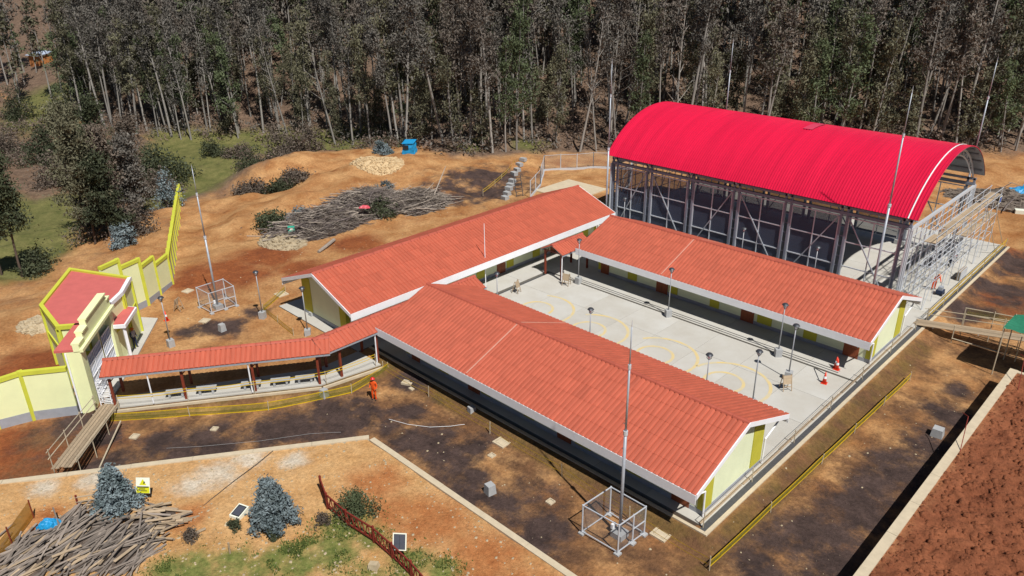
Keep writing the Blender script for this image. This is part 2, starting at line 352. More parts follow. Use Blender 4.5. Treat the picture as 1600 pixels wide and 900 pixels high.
LGRASS = [(-77.9,-3.0),(-76.0,3.9),(-65.3,0.6),(-48.3,-6.4),(-40.4,-12.8),(-41.7,-17.2),(-86.6,-6.7)]
FGRASS = [(-156.8,12.5),(-168.4,23.6),(-162.2,29.0),(-132.3,24.6),(-123.6,15.6),(-123.7,4.3)]
def pmask(poly, soft):
    d, i = poly_sd(X, Y, poly); return np.clip(np.where(i, .6 + d/soft, .6 - d/soft), 0, 1)
grassa = np.maximum(np.maximum(pmask(MEADOW, 6), pmask(LGRASS, 6)), np.maximum(pmask(FGRASS, 12)*.9, blobs(X, Y, [(-37.5,46.9,3.0),(-31.4,53.5,3.0)])*.9))
strip = np.maximum(np.clip(1.2 - np.abs(Y + 1.2) / 1.1, 0, 1) * ((X > 4) & (X < 34)), np.clip(1.25 - np.abs(X - 33.3) / 1.2, 0, 1) * ((Y > -3) & (Y < 30)))
d1, _ = poly_sd(X, Y, [(-3.3,-18.2),(5.2,-5.5),(6.2,-1.2)], False); MEADOW = [(-59.5,5.9),(-57.5,10.8),(-57.5,16.5),(-59.5,21.6),(-69.0,24.6),(-77.6,32.5),(-68.0,31.9),(-64.8,34.8),(-63.5,41.6),(-62.9,50.7),(-66.9,52.2),(-82.1,45.5),(-107.4,26.7),(-88.0,17.2)]
LGRASS = [(-77.9,-3.0),(-76.0,3.9),(-65.3,0.6),(-48.3,-6.4),(-40.4,-12.8),(-41.7,-17.2),(-86.6,-6.7)]
FGRASS = [(-156.8,12.5),(-168.4,23.6),(-162.2,29.0),(-132.3,24.6),(-123.6,15.6),(-123.7,4.3)]
def pmask(poly, soft):
    d, i = poly_sd(X, Y, poly); return np.clip(np.where(i, .6 + d/soft, .6 - d/soft), 0, 1)
grassa = np.maximum(np.maximum(pmask(MEADOW, 6), pmask(LGRASS, 6)), np.maximum(pmask(FGRASS, 12)*.9, blobs(X, Y, [(-37.5,46.9,3.0),(-31.4,53.5,3.0)])*.9))
strip = np.maximum(strip, np.clip(1.3 - d1 / 1.1, 0, 1))
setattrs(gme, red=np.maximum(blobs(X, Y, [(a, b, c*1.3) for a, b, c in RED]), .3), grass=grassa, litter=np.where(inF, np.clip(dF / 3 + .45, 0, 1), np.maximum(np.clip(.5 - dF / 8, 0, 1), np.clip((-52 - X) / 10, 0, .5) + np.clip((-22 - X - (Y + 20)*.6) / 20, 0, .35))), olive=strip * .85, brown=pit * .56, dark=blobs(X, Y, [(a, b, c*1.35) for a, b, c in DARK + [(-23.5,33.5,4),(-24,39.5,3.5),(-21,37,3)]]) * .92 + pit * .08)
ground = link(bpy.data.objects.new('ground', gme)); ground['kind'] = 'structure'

# ---- concrete slabs: base with panels set proud of the joints
def slabgrid(name, x0, x1, y0, y1, zt, nxp, nyp, zb=-.62):
    s = MB().box(x0, x1, y0, y1, zb, zt - .02).struct(name, M['concrete_d'])
    wx, wy = (x1-x0)/nxp, (y1-y0)/nyp; gap = .012
    me = MB().box(gap, wx-gap, gap, wy-gap, 0, .02).mesh('slab_panel', M['concrete'])
    for i in range(nxp):
        for j in range(nyp):
            inst('slab_panel', me, s, Matrix.Translation((x0+i*wx, y0+j*wy, zt-.0199-rnd.random()*.003)))
    return s
slabgrid('pavement_classrooms_near', 2.6, 31.95, -.15, 9.0, 0, 8, 3)
slabgrid('pavement_courtyard', 2.9, 31.95, 9.0, 20.1, -.12, 8, 3)
slabgrid('pavement_classrooms_rear', 2.6, 31.95, 20.1, 31.4, 0, 8, 3)
slabgrid('pavement_hall', -3, 31.95, 31.4, 56.5, 0, 9, 7)
slabgrid('pavement_classrooms_side', -9.2, 2.6, -1.6, 31.4, 0, 3, 9)
MB().box(2.6, 2.9, 9.0, 20.1, -.62, -.2).struct('drain_courtyard', M['grate'])
wp = [(-4.6,-17.6),(-3.3,-18.2),(4.75,-6.3),(5.5,-1.6),(2.6,-1.6),(2.6,-5.2)]
MB().prism(wp, -.62, 0).struct('pavement_walkway', M['concrete'])
MB().bar((-3.0,-18.36,-.28),(5.05,-6.42,-.28), .16, .5).struct('kerb_walkway', M['kerb'])
MB().bar((5.1,-6.3,-.28),(5.86,-1.7,-.28), .16, .5).struct('kerb_walkway', M['kerb'])
MB().prism([(-18.0,-11.6),(-15.4,-9.6),(-9.3,-13.9),(-4.7,-17.3),(-5.6,-18.3)], -.6, -.38).struct('pavement_entrance', M['concrete'])
k = MB()
k.box(32.3, 32.52, -.62, 56.5, -.6, -.02); k.box(2.6, 32.29, -.62, -.42, -.6, -.02)
k.struct('kerb', M['kerb'])
MB().box(31.96, 32.29, -.41, 56.4, -.6, -.055).struct('drain', M['grate'])
g_ = MB()
for yy in (20.3, 20.62): g_.box(6, 30.5, yy, yy+.09, .001, .012)
g_.struct('grating_shade_lines', M['grate'])  # grating strips, its shadow lines put into the dark colour

# ---- terraces with retaining walls
def clip_grid(name, x0, x1, y0, y1, st, inside, zf, mt, **att):
    a = np.arange(x0, x1, st); b = np.arange(y0, y1, st); XX, YY = np.meshgrid(a, b)
    ZZ = zf(XX, YY); n = len(a); I = np.arange(XX.size).reshape(XX.shape)
    Q = np.stack([I[:-1,:-1], I[:-1,1:], I[1:,1:], I[1:,:-1]], -1).reshape(-1, 4)
    ok = inside(XX + st/2, YY + st/2)[:-1,:-1].ravel(); Q = Q[ok]
    u, inv = np.unique(Q, return_inverse=True); V = np.stack([XX, YY, ZZ], -1).reshape(-1, 3)[u]
    me = mesh_arrays(name, V, inv.reshape(-1, 4), [mt], smooth=True)
    setattrs(me, **{k_: f_(V[:,0], V[:,1]) for k_, f_ in att.items()})
    o = link(bpy.data.objects.new(name, me)); o['kind'] = 'structure'; return o
TZ = .9
TPOLY = [(13.75,-8.5),(62,-8.5),(62,-62),(-22,-62),(2.02,-25.4)]
TGRASS = [(19.1,-13.8,1.6),(20.2,-15.3,1.6),(19.8,-16.9,1.3),(18.5,-17.6,1.0),(16.3,-20.8,1.6),(17.3,-19.3,1.2),(18.6,-18.6,1.0),(20.8,-13.5,1.0),(23.6,-13.2,1.2),(18.6,-16.9,0.6),(25.1,-12.4,1.0),(15.7,-21.7,1.2),(18.9,-16.0,0.7),(24,-16,2.5),(19.5,-20,2)]
TPALE = [(10.2,-16.5,1.6),(10.1,-14.5,1.3),(10.2,-18.0,1.2),(5.7,-21.6,1.2),(4.2,-23.8,1.0),(12.3,-12.8,1.0)]
TRED = [(22,-10.5,3),(26,-10.6,3),(29,-11,3),(17.5,-10.8,2.2),(7,-24.4,1.2),(12.5,-19.3,1.3),(8,-25,1),(20,-11.5,2)]
M['terrace'] = ground_mat('terrace_earth', hx('#c0935f'), hx('#d2ab79'),
    [('red', hx('#a4653a'), hx('#b6794a'), .6, .4), ('pale', hx('#c9bda8'), hx('#d6ccba'), 1.2, .5), ('grass', hx('#5f6e35'), hx('#8b8a50'), 1.1, .6)], .7, 5, .8, 7)
def tz(x, y): return TZ + fbm(x, y, .5, 4, 21) * .22 + fbm(x, y, 2.2, 3, 25) * .07
def tin(x, y): return poly_sd(x, y, TPOLY)[1]
clip_grid('terrace_near', -22, 60, -60, -8.5, .2, tin, tz, M['terrace'], red=lambda x, y: blobs(x, y, TRED) * .8, pale=lambda x, y: blobs(x, y, TPALE) * .8, grass=lambda x, y: blobs(x, y, TGRASS) * .9)
M['terrace_r'] = ground_mat('clumpy_red_earth', hx('#7c4a33'), hx('#975f42'), [('pale', hx('#a9714a'), hx('#b98560'), .9, .5)], .6, 4.5, 1.0, 6)
def rz_(x, y): return .97 + (fbm(x, y, 1.0, 4, 31) * .3 + fbm(x, y, 2.4, 3, 35) * .6) * np.clip((x-39.6)/1.5, .1, 1)
clip_grid('terrace_side', 39.8, 66, -8.5, 27.2, .14, lambda x, y: (x < 65) & (y < 27.0), rz_, M['terrace_r'], pale=lambda x, y: np.clip(.9 - (x - 39.8) / 1.6, 0, 1) * .7)
def capwall(name, label, pts, zt, w=.36, seg=3.2, mt='kerb'):
    r = root(name, label, 'retaining wall', (pts[0][0], pts[0][1], -.5))
    for (ax, ay), (bx, by) in zip(pts[:-1], pts[1:]):
        L_ = math.hypot(bx-ax, by-ay); n = max(1, round(L_ / seg)); ux, uy = (bx-ax)/L_, (by-ay)/L_
        for i in range(n):
            a = (ax+ux*(L_*i/n+.008), ay+uy*(L_*i/n+.008)); b = (ax+ux*(L_*(i+1)/n-.008), ay+uy*(L_*(i+1)/n-.008))
            dz = rnd.uniform(-.01, .01)
            MB().bar((*a, (zt-.56)/2+dz), (*b, (zt-.56)/2+dz), w, zt+.56).part('wall_panel', M[mt], r)
    return r
capwall('retaining_wall', 'long beige concrete retaining wall edging the sandy terrace with two spruces', [(-9,-41.5),(2.1,-25.35),(13.62,-8.4)], TZ+.07)
capwall('retaining_wall', 'beige concrete retaining wall running along the pebbly terrace towards the mast cage', [(13.9,-8.4),(40,-8.4)], TZ+.07)
capwall('retaining_wall', 'beige concrete retaining wall holding back the red clumpy earth', [(39.72,-8),(39.72,27.3)], 1.06, .5)
MB().box(39.95, 66, 27.0, 27.3, -.6, 1.02).thing('retaining_wall', 'short end wall of the red clumpy earth terrace near the green tarpaulin', 'retaining wall', M['kerb'], (40, 27.1, -.6))

# ------------------------------------------------------------ classroom buildings
def sheet_mesh(W, L, name='roof_sheet', mt='tile'):
    n = max(1, round(W / .33)); s = W / n; xs = []; zs = []
    for i in range(n):
        for fx, fz in ((0, 0), (.1, 0), (.2, .05), (.36, .062), (.74, .062), (.9, .05)): xs.append((i+fx)*s); zs.append(fz)
    xs.append(W); zs.append(0); k = len(xs)
    V = [(x, 0, z+.005) for x, z in zip(xs, zs)] + [(x, L, z+.024) for x, z in zip(xs, zs)] + [(x, L+.005, .006) for x in xs]
    Fc = [(i, i+1, k+i+1, k+i) for i in range(k-1)] + [(k+i, k+i+1, 2*k+i+1, 2*k+i) for i in range(k-1)]
    Fc = [f[::-1] for f in Fc]
    return mesh_arrays(name, V, [tuple(f) for f in Fc], [M[mt]])
def frame(u, d, o):
    u = Vector(u).normalized(); d = Vector(d).normalized(); n = u.cross(d)
    return Matrix(((u.x, d.x, n.x, o[0]), (u.y, d.y, n.y, o[1]), (u.z, d.z, n.z, o[2]), (0, 0, 0, 1)))
def gable_roof(par, L, hw, ze, zr, rows_f, rows_b, cols, name='roof', over=.0, thick=.05, x0=0):
    """local coords: ridge along x at y=0"""
    dz = zr - ze; sl = math.hypot(hw, dz)
    m = MB()
    for sg in (-1, 1):
        e = (x0, sg*hw, ze); f = (x0+L, sg*hw, ze); a = (x0, 0, zr); b = (x0+L, 0, zr); t = thick
        P = [e, f, b, a]; Q = [(x, y, z-t) for x, y, z in P]
        m.add(P+Q, [(0,1,2,3) if sg < 0 else (3,2,1,0), (7,6,5,4) if sg < 0 else (4,5,6,7), (0,4,5,1), (1,5,6,2), (3,7,4,0)])
    deck = m.part(name, M['soffit'], par, local=True)
    W = L / cols
    for sg, rows in ((-1, rows_f), (1, rows_b)):
        Ls = sl / rows; me = sheet_mesh(W, Ls + (.06 if rows > 1 else .04))
        d = Vector((0, sg*hw, -dz)).normalized(); u = (1, 0, 0) if sg > 0 else (-1, 0, 0)
        for r_ in range(rows):
            for c in range(cols):
                px = x0 + (c if sg > 0 else c+1) * W
                o = Vector((px, 0, zr+.004)) + d * (r_*Ls)
                mt = frame(u, d, o) @ Matrix.Rotation(R(rnd.uniform(-.25, .25)), 4, 'Z')
                inst('roof_sheet', me, deck, mt)
    cm = MB()
    pr = [(-.17, -.035), (-.12, .055), (0, .1), (.12, .055), (.17, -.035)]; n = len(pr)
    cm.add([(0, y, z) for y, z in pr] + [(W*.98, y*.93, z*.93) for y, z in pr], [(i, i+n, i+n+1, i+1) for i in range(n-1)] + [tuple(range(n)), tuple(range(n, 2*n))[::-1]])
    cme = cm.mesh('ridge_cap', M['tile_old'])
    for c in range(cols): inst('ridge_cap', cme, deck, Matrix.Translation((x0+c*W, 0, zr+.045)))
    return deck
def fascia(par, x0, x1, y, z0, z1, out):
    a, b = (y, y+out) if out > 0 else (y+out, y)
    return MB().box(x0, x1, a, b, z0, z1).part('fascia', M['white'], par, local=True)
def rake(par, x, hw, ze, zr, w=.06, h=.26, sides=(-1, 1)):
    for sg in sides:
        m = MB(); P = [(x, sg*hw*1.005, ze-h), (x, sg*hw*1.005, ze+.05), (x, 0, zr+.05), (x, 0, zr-h+.02)]
        m.extr(P if sg > 0 else P[::-1], (w, 0, 0)); m.part('rake_board', M['white'], par, local=True)
ZE, ZR, HW = 2.78, 4.66, 5.0
def classroom(label, loc, rz, L, pattern, rows_b, wy0, wy1, xw0, xw1, joint, cols):
    r = root('classroom_building', label, 'building', loc, None, rz)
    deck = gable_roof(r, L, HW, ZE, ZR, 5, rows_b, cols)
    for sg in (-1, 1):
        fascia(r, 0, L, sg*(HW+.05), ZE-.58, ZE+.02, sg*.05)
        fascia(r, .02, L-.02, sg*(HW-.1), ZE-.34, ZE-.30, sg*.14)['label'] = 'flat gutter base behind the fascia'
    if rz: rake(r, -.03, HW, ZE, ZR)
    rake(r, L-.03, HW, ZE, ZR)
    def zu(y): return ZR - (ZR-ZE)*abs(y)/HW - .06
    m = MB(); P = [(xw0, wy0, 0), (xw0, wy1, 0), (xw0, wy1, zu(wy1)), (xw0, 0, zu(0)), (xw0, wy0, zu(wy0))]
    m.extr(P[::-1], (xw1-xw0, 0, 0)); wall = m.part('wall', M['cream'], r, local=True)
    # plinth
    p = MB(); t = .035
    p.box(xw0-t, xw1+t, wy0-t, wy0+.1, .001, .3); p.box(xw0-t, xw1+t, wy1-.1, wy1+t, .001, .3)
    p.box(xw0-t, xw0+.1, wy0+.1, wy1-.1, .001, .3); p.box(xw1-.1, xw1+t, wy0+.1, wy1-.1, .001, .3)
    p.part('plinth', M['plinth'], r, local=True)
    # corner pilasters on both gables
    for xx, sg in ((xw0, -1), (xw1, 1)):
        for ya, yb in ((wy0, wy0+.85), (wy1-1.2, wy1)):
            yo = .045 if ya == wy0 else 0; yo2 = .045 if yb == wy1 else 0
            zt = min(zu(ya), zu(yb)) - .02
            a, b = (xx-.3, xx+.05) if sg > 0 else (xx-.05, xx+.3)
            MB().box(a, b, ya-yo, yb+yo2, .302, zt).part('pilaster', M['olive'], wall, local=True)
    for a, b, kind in pattern:
        if kind == 'd':
            d = MB().box(a, b, wy0-.05, wy0+.05, .02, 2.12).part('door', M['door'], wall, local=True)
            f = MB()
            for q in (a+.08, (a+b)/2+.04):
                for z0, z1 in ((.15, .75), (.85, 1.3), (1.4, 2.0)): f.box(q, q+(b-a)/2-.12, wy0-.072, wy0-.051, z0, z1)
            f.part('door_panels', M['door'], d, local=True)
            MB().box(b-.14, b-.09, wy0-.12, wy0-.051, .98, 1.08).part('handle', M['galv'], d, local=True)
        elif kind == 'o':
            MB().box(a, b, wy0-.05, wy0+.1, .302, zu(wy0)-.03).part('pilaster', M['olive'], wall, local=True)
        elif kind == 'w':
            n = max(2, round((b-a)/.62)); s = (b-a)/n
            w = MB()
            w.box(a-.05, b+.05, wy0-.04, wy0+.02, 1.62, 1.68); w.box(a-.05, b+.05, wy0-.04, wy0+.02, 2.2, 2.26)
            for i in range(n+1): w.box(a+i*s-.03, a+i*s+.03, wy0-.038, wy0+.02, 1.681, 2.199)
            wf = w.part('window_frame', M['white'], wall, local=True)
            for i in range(n): MB().box(a+i*s+.031, a+(i+1)*s-.031, wy0-.02, wy0-.005, 1.681, 2.199).part('pane', M['glass'], wf, local=True)
    # down pipes with an elbow from the gutter to the gable wall
    for sg, yw in ((-1, wy0), (1, wy1)):
        q = [(xw1+.13, sg*(HW-.25), ZE-.36), (xw1+.13, sg*(HW-.3), ZE-.55), (xw1+.13, yw+sg*.15, 1.75), (xw1+.13, yw+sg*.1, .05)]
        MB().tube(q, .055, 8).part('down_pipe', M['white'], r, local=True)
    if joint:
        for sg in (-1, 1):
            a = Vector((joint, sg*(HW-.03), ZE+.10)); b = Vector((joint, sg*.2, ZR+.03))
            MB().bar(a, b, .07, .02).part('joint_strip', M['jstrip'], r, local=True)
    return r
XA = 4.95; LA = 32.1 - XA
pat = [(6.56,7.5,'d'),(7.6,9.5,'w'),(9.67,10.68,'o'),(10.9,12.7,'w'),(12.81,14.0,'d'),(14.13,15.0,'o'),(15.3,18.0,'w'),(18.2,19.07,'o'),(19.3,20.9,'w'),(21.1,22.25,'d'),(22.55,23.8,'o'),(24.1,26.2,'w'),(26.43,27.48,'o'),(27.7,29.4,'w'),(29.57,30.7,'d')]
patA = [(a-XA, b-XA, k_) for a, b, k_ in pat]
clsA = classroom('long terracotta roofed classroom block between the courtyard and the caged mast', (XA, 3.68, 0), 0, LA, patA, 5, -3.12, 3.15, 1.0, 31.5-XA, 14.75-XA, 27)
clsC = classroom('long terracotta roofed classroom block between the courtyard and the red vaulted hall', (5.3, 25.98, 0), 0, 32.08-5.3, [(a-5.3, b-5.3, k_) for a, b, k_ in pat], 5, -2.75, 3.1, 1.0, 31.5-5.3, 14.62-5.3, 27)
LB = 32.9
patB = []
for x in (3.0, 10.0, 17.5, 25.0):
    patB += [(x, x+1.1, 'd'), (x+1.3, x+2.2, 'o'), (x+2.5, x+4.6, 'w'), (x+4.9, x+5.9, 'o')]
clsB = classroom('terracotta roofed classroom block lying across the end of the courtyard, beside the brushwood heap', (-3.31, -1.4, 0), R(90), LB, patB, 4, -3.1, 3.1, .8, LB-.7, None, 33)

# ------------------------------------------------------------ covered walkways
def walkway(label, p0, p1, hw, ze, zr, cols, posts, pipes=(), side=-1):
    p0, p1 = Vector((*p0, 0)), Vector((*p1, 0)); L = (p1-p0).length; rz = math.atan2(p1.y-p0.y, p1.x-p0.x)
    r = root('covered_walkway', label, 'walkway', p0, 'covered walkways', rz)
    gable_roof(r, L, hw, ze, zr, 1, 1, cols, thick=.04)
    for sg in (-1, 1): MB().box(0, L, sg*hw-.03, sg*hw+.03, ze-.16, ze-.03).part('eave_beam', M['galv'], r, local=True)
    for x in posts:
        for y in (-hw+.3, hw-.3):
            MB().box(x-.08, x+.08, y-.08, y+.08, .002, ze-.03).part('post', M['wood_post'], r, local=True)
            m = MB(); m.bar((x, y, ze-.6), (x+.5, y, ze-.08), .07); m.part('knee_brace', M['wood_post'], r, local=True)
        MB().bar((x, -hw+.1, ze-.06), (x, hw-.1, ze-.06), .08, .1).part('tie_beam', M['wood_post'], r, local=True)
    for x in pipes: MB().tube([(x, -hw+.02, ze-.1), (x, -hw+.1, ze-.35), (x, -hw+.12, .02)], .05, 8).part('down_pipe', M['white'], r, local=True)
    return r
wdir = Vector((.558, .83)); wn_ = Vector((-.83, .558))
e0 = Vector((-2.98, -18.02)); e1 = Vector((5.25, -5.83))
c0 = e0 + wn_*1.3; c1 = e1 + wn_*1.3 + wdir*.25; LW = (c1-c0).length
walkway('terracotta roofed open walkway on brown posts leading from the entrance gate to the classrooms', c0, c1, 1.3, 2.5, 3.1, 15, [.45, 5.0, 9.6, 14.0], [2.9, 9.4])
walkway('terracotta roofed walkway squeezed between two classroom blocks', (3.87, -6.0), (3.87, 9.6), 1.3, 2.5, 3.12, 16, [1.4, 4.6, 8, 12, 15.2], [4.4])
walkway('short terracotta gable over the passage at the corner of the hall side block', (3.87, 19.2), (3.87, 23.6), 1.3, 2.5, 3.12, 5, [.25, 4.0], [.1])
# ------------------------------------------------------------ vaulted sports hall
gym = root('sports_hall', 'open sided sports hall under a bright red vaulted metal roof', 'hall', (-.74, 32.9, 0))
GX0, GX1, GY0, GY1, GZ = -.74, 30.1, 32.9, 50.4, 8.22
rise = 4.15; ch = (GY1-GY0)/2; rad = (ch*ch + rise*rise)/(2*rise); cyc, czc = (GY0+GY1)/2, GZ + rise - rad
a0 = math.asin(ch/rad)
def arc(t, r_=0): # t -1..1
    a = a0*t; return (cyc + (rad+r_)*math.sin(a), czc + (rad+r_)*math.cos(a))
def vault(x0, x1, r_, rib, n=26, per=4):
    xs = []; hs = []
    if rib:
        s = (x1-x0)/per
        for i in range(per):
            for fx, fh in ((0, 0), (.62, 0), (.72, .06), (.88, .06), (.98, 0)): xs.append(x0+(i+fx)*s); hs.append(fh)
        xs.append(x1); hs.append(0)
    else: xs = [x0, x1]; hs = [0, 0]
    k = len(xs); V = []; Fq = []
    for j in range(n+1):
        for x, hh in zip(xs, hs):
            y, z = arc(-1 + 2*j/n, r_+hh); V.append((x, y, z))
    for j in range(n):
        for i in range(k-1): Fq.append((j*k+i, j*k+i+1, (j+1)*k+i+1, (j+1)*k+i))
    return MB().add(V, Fq)
npan = 31; pw = (GX1-GX0)/npan
for i in range(npan): vault(GX0+i*pw, GX0+(i+1)*pw, 0, True).part('roof_panel', M['gymred'], gym)
vault(GX0+.02, GX1-.02, -.05, False).part('roof_lining', M['gymunder'], gym)
# purlins under the lining
for t in np.linspace(-.92, .92, 12):
    y, z = arc(t, -.14); MB().bar((GX0+.2, y, z), (GX1-.2, y, z), .09, .14).part('purlin', M['gymunder'], gym)
def arcbar(x, r_, w, h, n=22, nm='roof_arch', mt='galv_w', t0=-1, t1=1):
    m = MB(); pts = [(x, *arc(t0+(t1-t0)*j/n, r_)) for j in range(n+1)]
    for p, q in zip(pts[:-1], pts[1:]): m.bar(p, q, w, h)
    return m.part(nm, M[mt], gym)
pm_ = vault(16.6, 17.5, .085, False)
pm_.v = [v for i, v in enumerate(pm_.v) if 22 <= i < 32]; pm_.f = [(2*j, 2*j+1, 2*j+3, 2*j+2) for j in range(4)]; pm_.m = [0]*4
pm_.part('faded_sheet', mat('faded_pink_red_sheet', hx('#d2405c'), .06, 1, .4), gym)
arcbar(GX1-.75, .075, .09, .03, nm='roof_flashing', mt='white')
colx = [.0, 4.3, 9.2, 14.1, 19.2, 24.2, 29.2]
FY, BY = 33.55, 49.8
for x in colx:
    arcbar(x, -.35, .1, .14); arcbar(x, -.9, .08, .1, t0=-.9, t1=.9)
    m = MB()
    for j in range(22):
        t = -.9 + 1.8*j/22; y, z = arc(t, -.35 if j % 2 else -.9); t2 = -.9+1.8*(j+1)/22; y2, z2 = arc(t2, -.9 if j % 2 else -.35)
        m.bar((x, y, z), (x, y2, z2), .05)
    m.part('truss_web', M['galv_w'], gym)
    for yy in (FY, BY):
        c = MB()
        for o in (-.27, .27): c.box(x+o-.09, x+o+.09, yy-.1, yy+.1, .02, GZ-.25)
        for z in np.arange(.8, 7.6, .9): c.box(x-.18, x+.18, yy-.03, yy+.03, z, z+.06)
        c.part('column', M['gymcol'], gym)
        MB().box(x-.5, x+.5, yy-.3, yy+.3, .001, .45).part('column_footing', M['block'], gym)
for yy in (FY, BY):
    MB().box(-.4, 29.6, yy-.14, yy+.14, 7.25, 7.5).part('eave_beam', M['gymcol'], gym)
    MB().box(-.4, 29.6, yy-.1, yy+.1, 7.78, 7.98).part('eave_beam', M['gymcol'], gym)
    for k_, (xa, xb) in enumerate(zip(colx[:-1], colx[1:])):
        a, b = xa+.42, xb-.42; f = MB(); zs = (.5, 2.7, 4.9, 7.05)
        for z in zs: f.bar((a, yy, z), (b, yy, z), .09)
        for x in (a, (a+b)/2, b): f.bar((x, yy, zs[0]-.045), (x, yy, zs[-1]+.045), .085)
        fr = f.part('side_frame', M['galv_w'], gym)
        dg = MB()
        if k_ % 2: dg.bar((a, yy-.07, zs[-1]), (b, yy-.07, zs[0]), .09)
        else: dg.bar((a, yy-.07, zs[0]), (b, yy-.07, zs[-1]), .09)
        dg.part('diagonal_brace', M['galv'], fr)
        if k_ < 5: MB().add([(a, yy+.06, zs[0]), (b, yy+.06, zs[0]), (b, yy+.06, zs[-1]), (a, yy+.06, zs[-1])], [(0,1,2,3)]).part('netting', M['gymnet'], fr)
# end frames of galvanised tube
for X_ in (29.55, -.35):
    f = MB()
    for z in (.4, 1.6, 2.8, 4.0, 5.2, 6.4): f.bar((X_, FY+.2, z), (X_, BY-.2, z), .06)
    for z in (7.2,): f.bar((X_, FY-.1, z), (X_, BY+.1, z), .2, .25)
    ys = np.linspace(FY+.2, BY-.2, 13)
    for y in ys: f.bar((X_, y, .05), (X_, y, 7.1), .07)
    for i in range(0, 12, 3): f.bar((X_-.06, ys[i], .5), (X_-.06, ys[i+3], 7.0), .06)
    f.part('end_frame', M['galv_w'], gym)
    c = MB()
    for yy in (FY, BY):
        for o in (-.22, 0, .22): c.box(X_-.06+o*.3, X_+.06+o*.3, yy-.09+o, yy+.06+o, .02, 7.3)
    c.part('corner_column', M['galv_w'], gym)
# ------------------------------------------------------------ gate, gatehouse, perimeter walls
gd = Vector((-.817, .577, 0)); gn = Vector((.577, .817, 0)); g0 = Vector((-4.35, -18.85, -.5))
def gp(s, t, z): return tuple(g0 + gd*s + gn*t + Vector((0, 0, z+.5)))
gate = root('entrance_gate', 'pale yellow entrance portal with stepped parapet above a metal gate', 'gate', g0)
def gbox(s0, s1, t0, t1, z0, z1): return MB().add([gp(s0,t0,z0),gp(s1,t0,z0),gp(s1,t1,z0),gp(s0,t1,z0),gp(s0,t0,z1),gp(s1,t0,z1),gp(s1,t1,z1),gp(s0,t1,z1)], [(0,1,2,3),(7,6,5,4),(4,5,1,0),(5,6,2,1),(6,7,3,2),(7,4,0,3)])
gbox(0, .75, -.5, .5, -.6, 4.25).part('column', M['wallpale'], gate)
gbox(6.1, 6.8, -.5, .5, -.6, 4.25).part('column', M['wallpale'], gate)
gbox(3.9, 4.2, -.25, .25, -.6, 4.0).part('column', M['wallpale'], gate)
for s0, s1, z1 in ((-.05, .9, 4.75), (.9, 1.9, 5.15), (1.9, 6.2, 5.6), (6.2, 6.85, 5.1)):
    par = gbox(s0, s1-.004, .1, .5, 4.25, z1).part('parapet', M['wallpale'], gate)
    gbox(s0, s1-.004, .04, .58, z1+.001, z1+.1).part('coping', M['wallpale'], par)
gbox(-.1, 6.9, .5, .72, 4.2, 4.42).part('cornice', M['wallpale'], gate)
gbox(-.02, 6.8, -1.1, .098, 4.255, 4.42).part('portal_roof', M['redpl'], gate)
gb = MB()
for s0, s1 in ((.8, 2.3), (2.35, 3.85), (4.25, 6.05)):
    for s in np.linspace(s0, s1, 7): gb.bar(gp(s, .3, -.2), gp(s, .3, 3.1), .05)
    for z in (-.2, .6, 1.5, 2.4, 3.1): gb.bar(gp(s0, .3, z), gp(s1, .3, z), .07)
gb.part('gate_leaves', M['white'], gate)
gs = MB()
for s0, s1 in ((.8, 2.3), (2.35, 3.85), (4.25, 6.05)):
    a, b, c_, d_ = gp(s0, .26, -.2), gp(s1, .26, -.2), gp(s1, .26, 3.1), gp(s0, .26, 3.1); gs.add([a,b,c_,d_], [(0,1,2,3)])
gs.part('gate_sheet', mat('pale_blue_gate_sheet', hx('#9fb0d0'), .08, 2, .5), gate)
MB().tube([gp(-.08, -.42, 4.2), gp(-.1, -.42, 3.9), gp(-.1, -.42, -.35)], .06, 8).part('down_pipe', M['white'], gate)
# small white lattice stand between gate and walkway
# gatehouse
GH = [(-8.9,-18.35),(-7.7,-16.75),(-11.6,-13.0),(-14.05,-11.45),(-19.6,-14.15),(-13.6,-18.05)]
gh = root('gatehouse', 'pale yellow gatehouse with lime trim and flat pinkish red roof', 'building', (-12.5, -15, -.6))
ghw = MB().prism(GH, -1.4, 4.12).part('wall', M['wallpale'], gh)
def offs(poly, d):
    o = []; n = len(poly)
    for i in range(n):
        p, q, r_ = Vector(poly[i-1]), Vector(poly[i]), Vector(poly[(i+1) % n])
        e1_, e2_ = (q-p).normalized(), (r_-q).normalized(); n1 = Vector((e1_.y, -e1_.x)); n2 = Vector((e2_.y, -e2_.x)); b = (n1+n2).normalized()
        o.append(tuple(q + b*(d/max(.4, b.dot(n1)))))
    return o
area = sum(GH[i][0]*GH[(i+1)%6][1]-GH[(i+1)%6][0]*GH[i][1] for i in range(6))
GHc = GH if area > 0 else GH[::-1]
O = offs(GHc, .12); Iin = offs(GHc, -.16)
MB().prism(offs(GHc, -.165), 4.125, 4.27).part('roof', M['redpl'], gh)
nG = len(GHc)
for i in range(nG):
    j = (i+1) % nG; a, b = O[i], O[j]; c_, d_ = Iin[j], Iin[i]
    front = abs(a[0]+7.9) < 3 and abs(b[0]+12.7) < 3.0
    m = MB().prism([a, b, c_, d_], 4.126, 4.42)
    m.part('roof_edge', M['white'] if (min(a[0], b[0]) > -14.5 and max(a[1], b[1]) > -13.5) else M['wallyel'], gh)
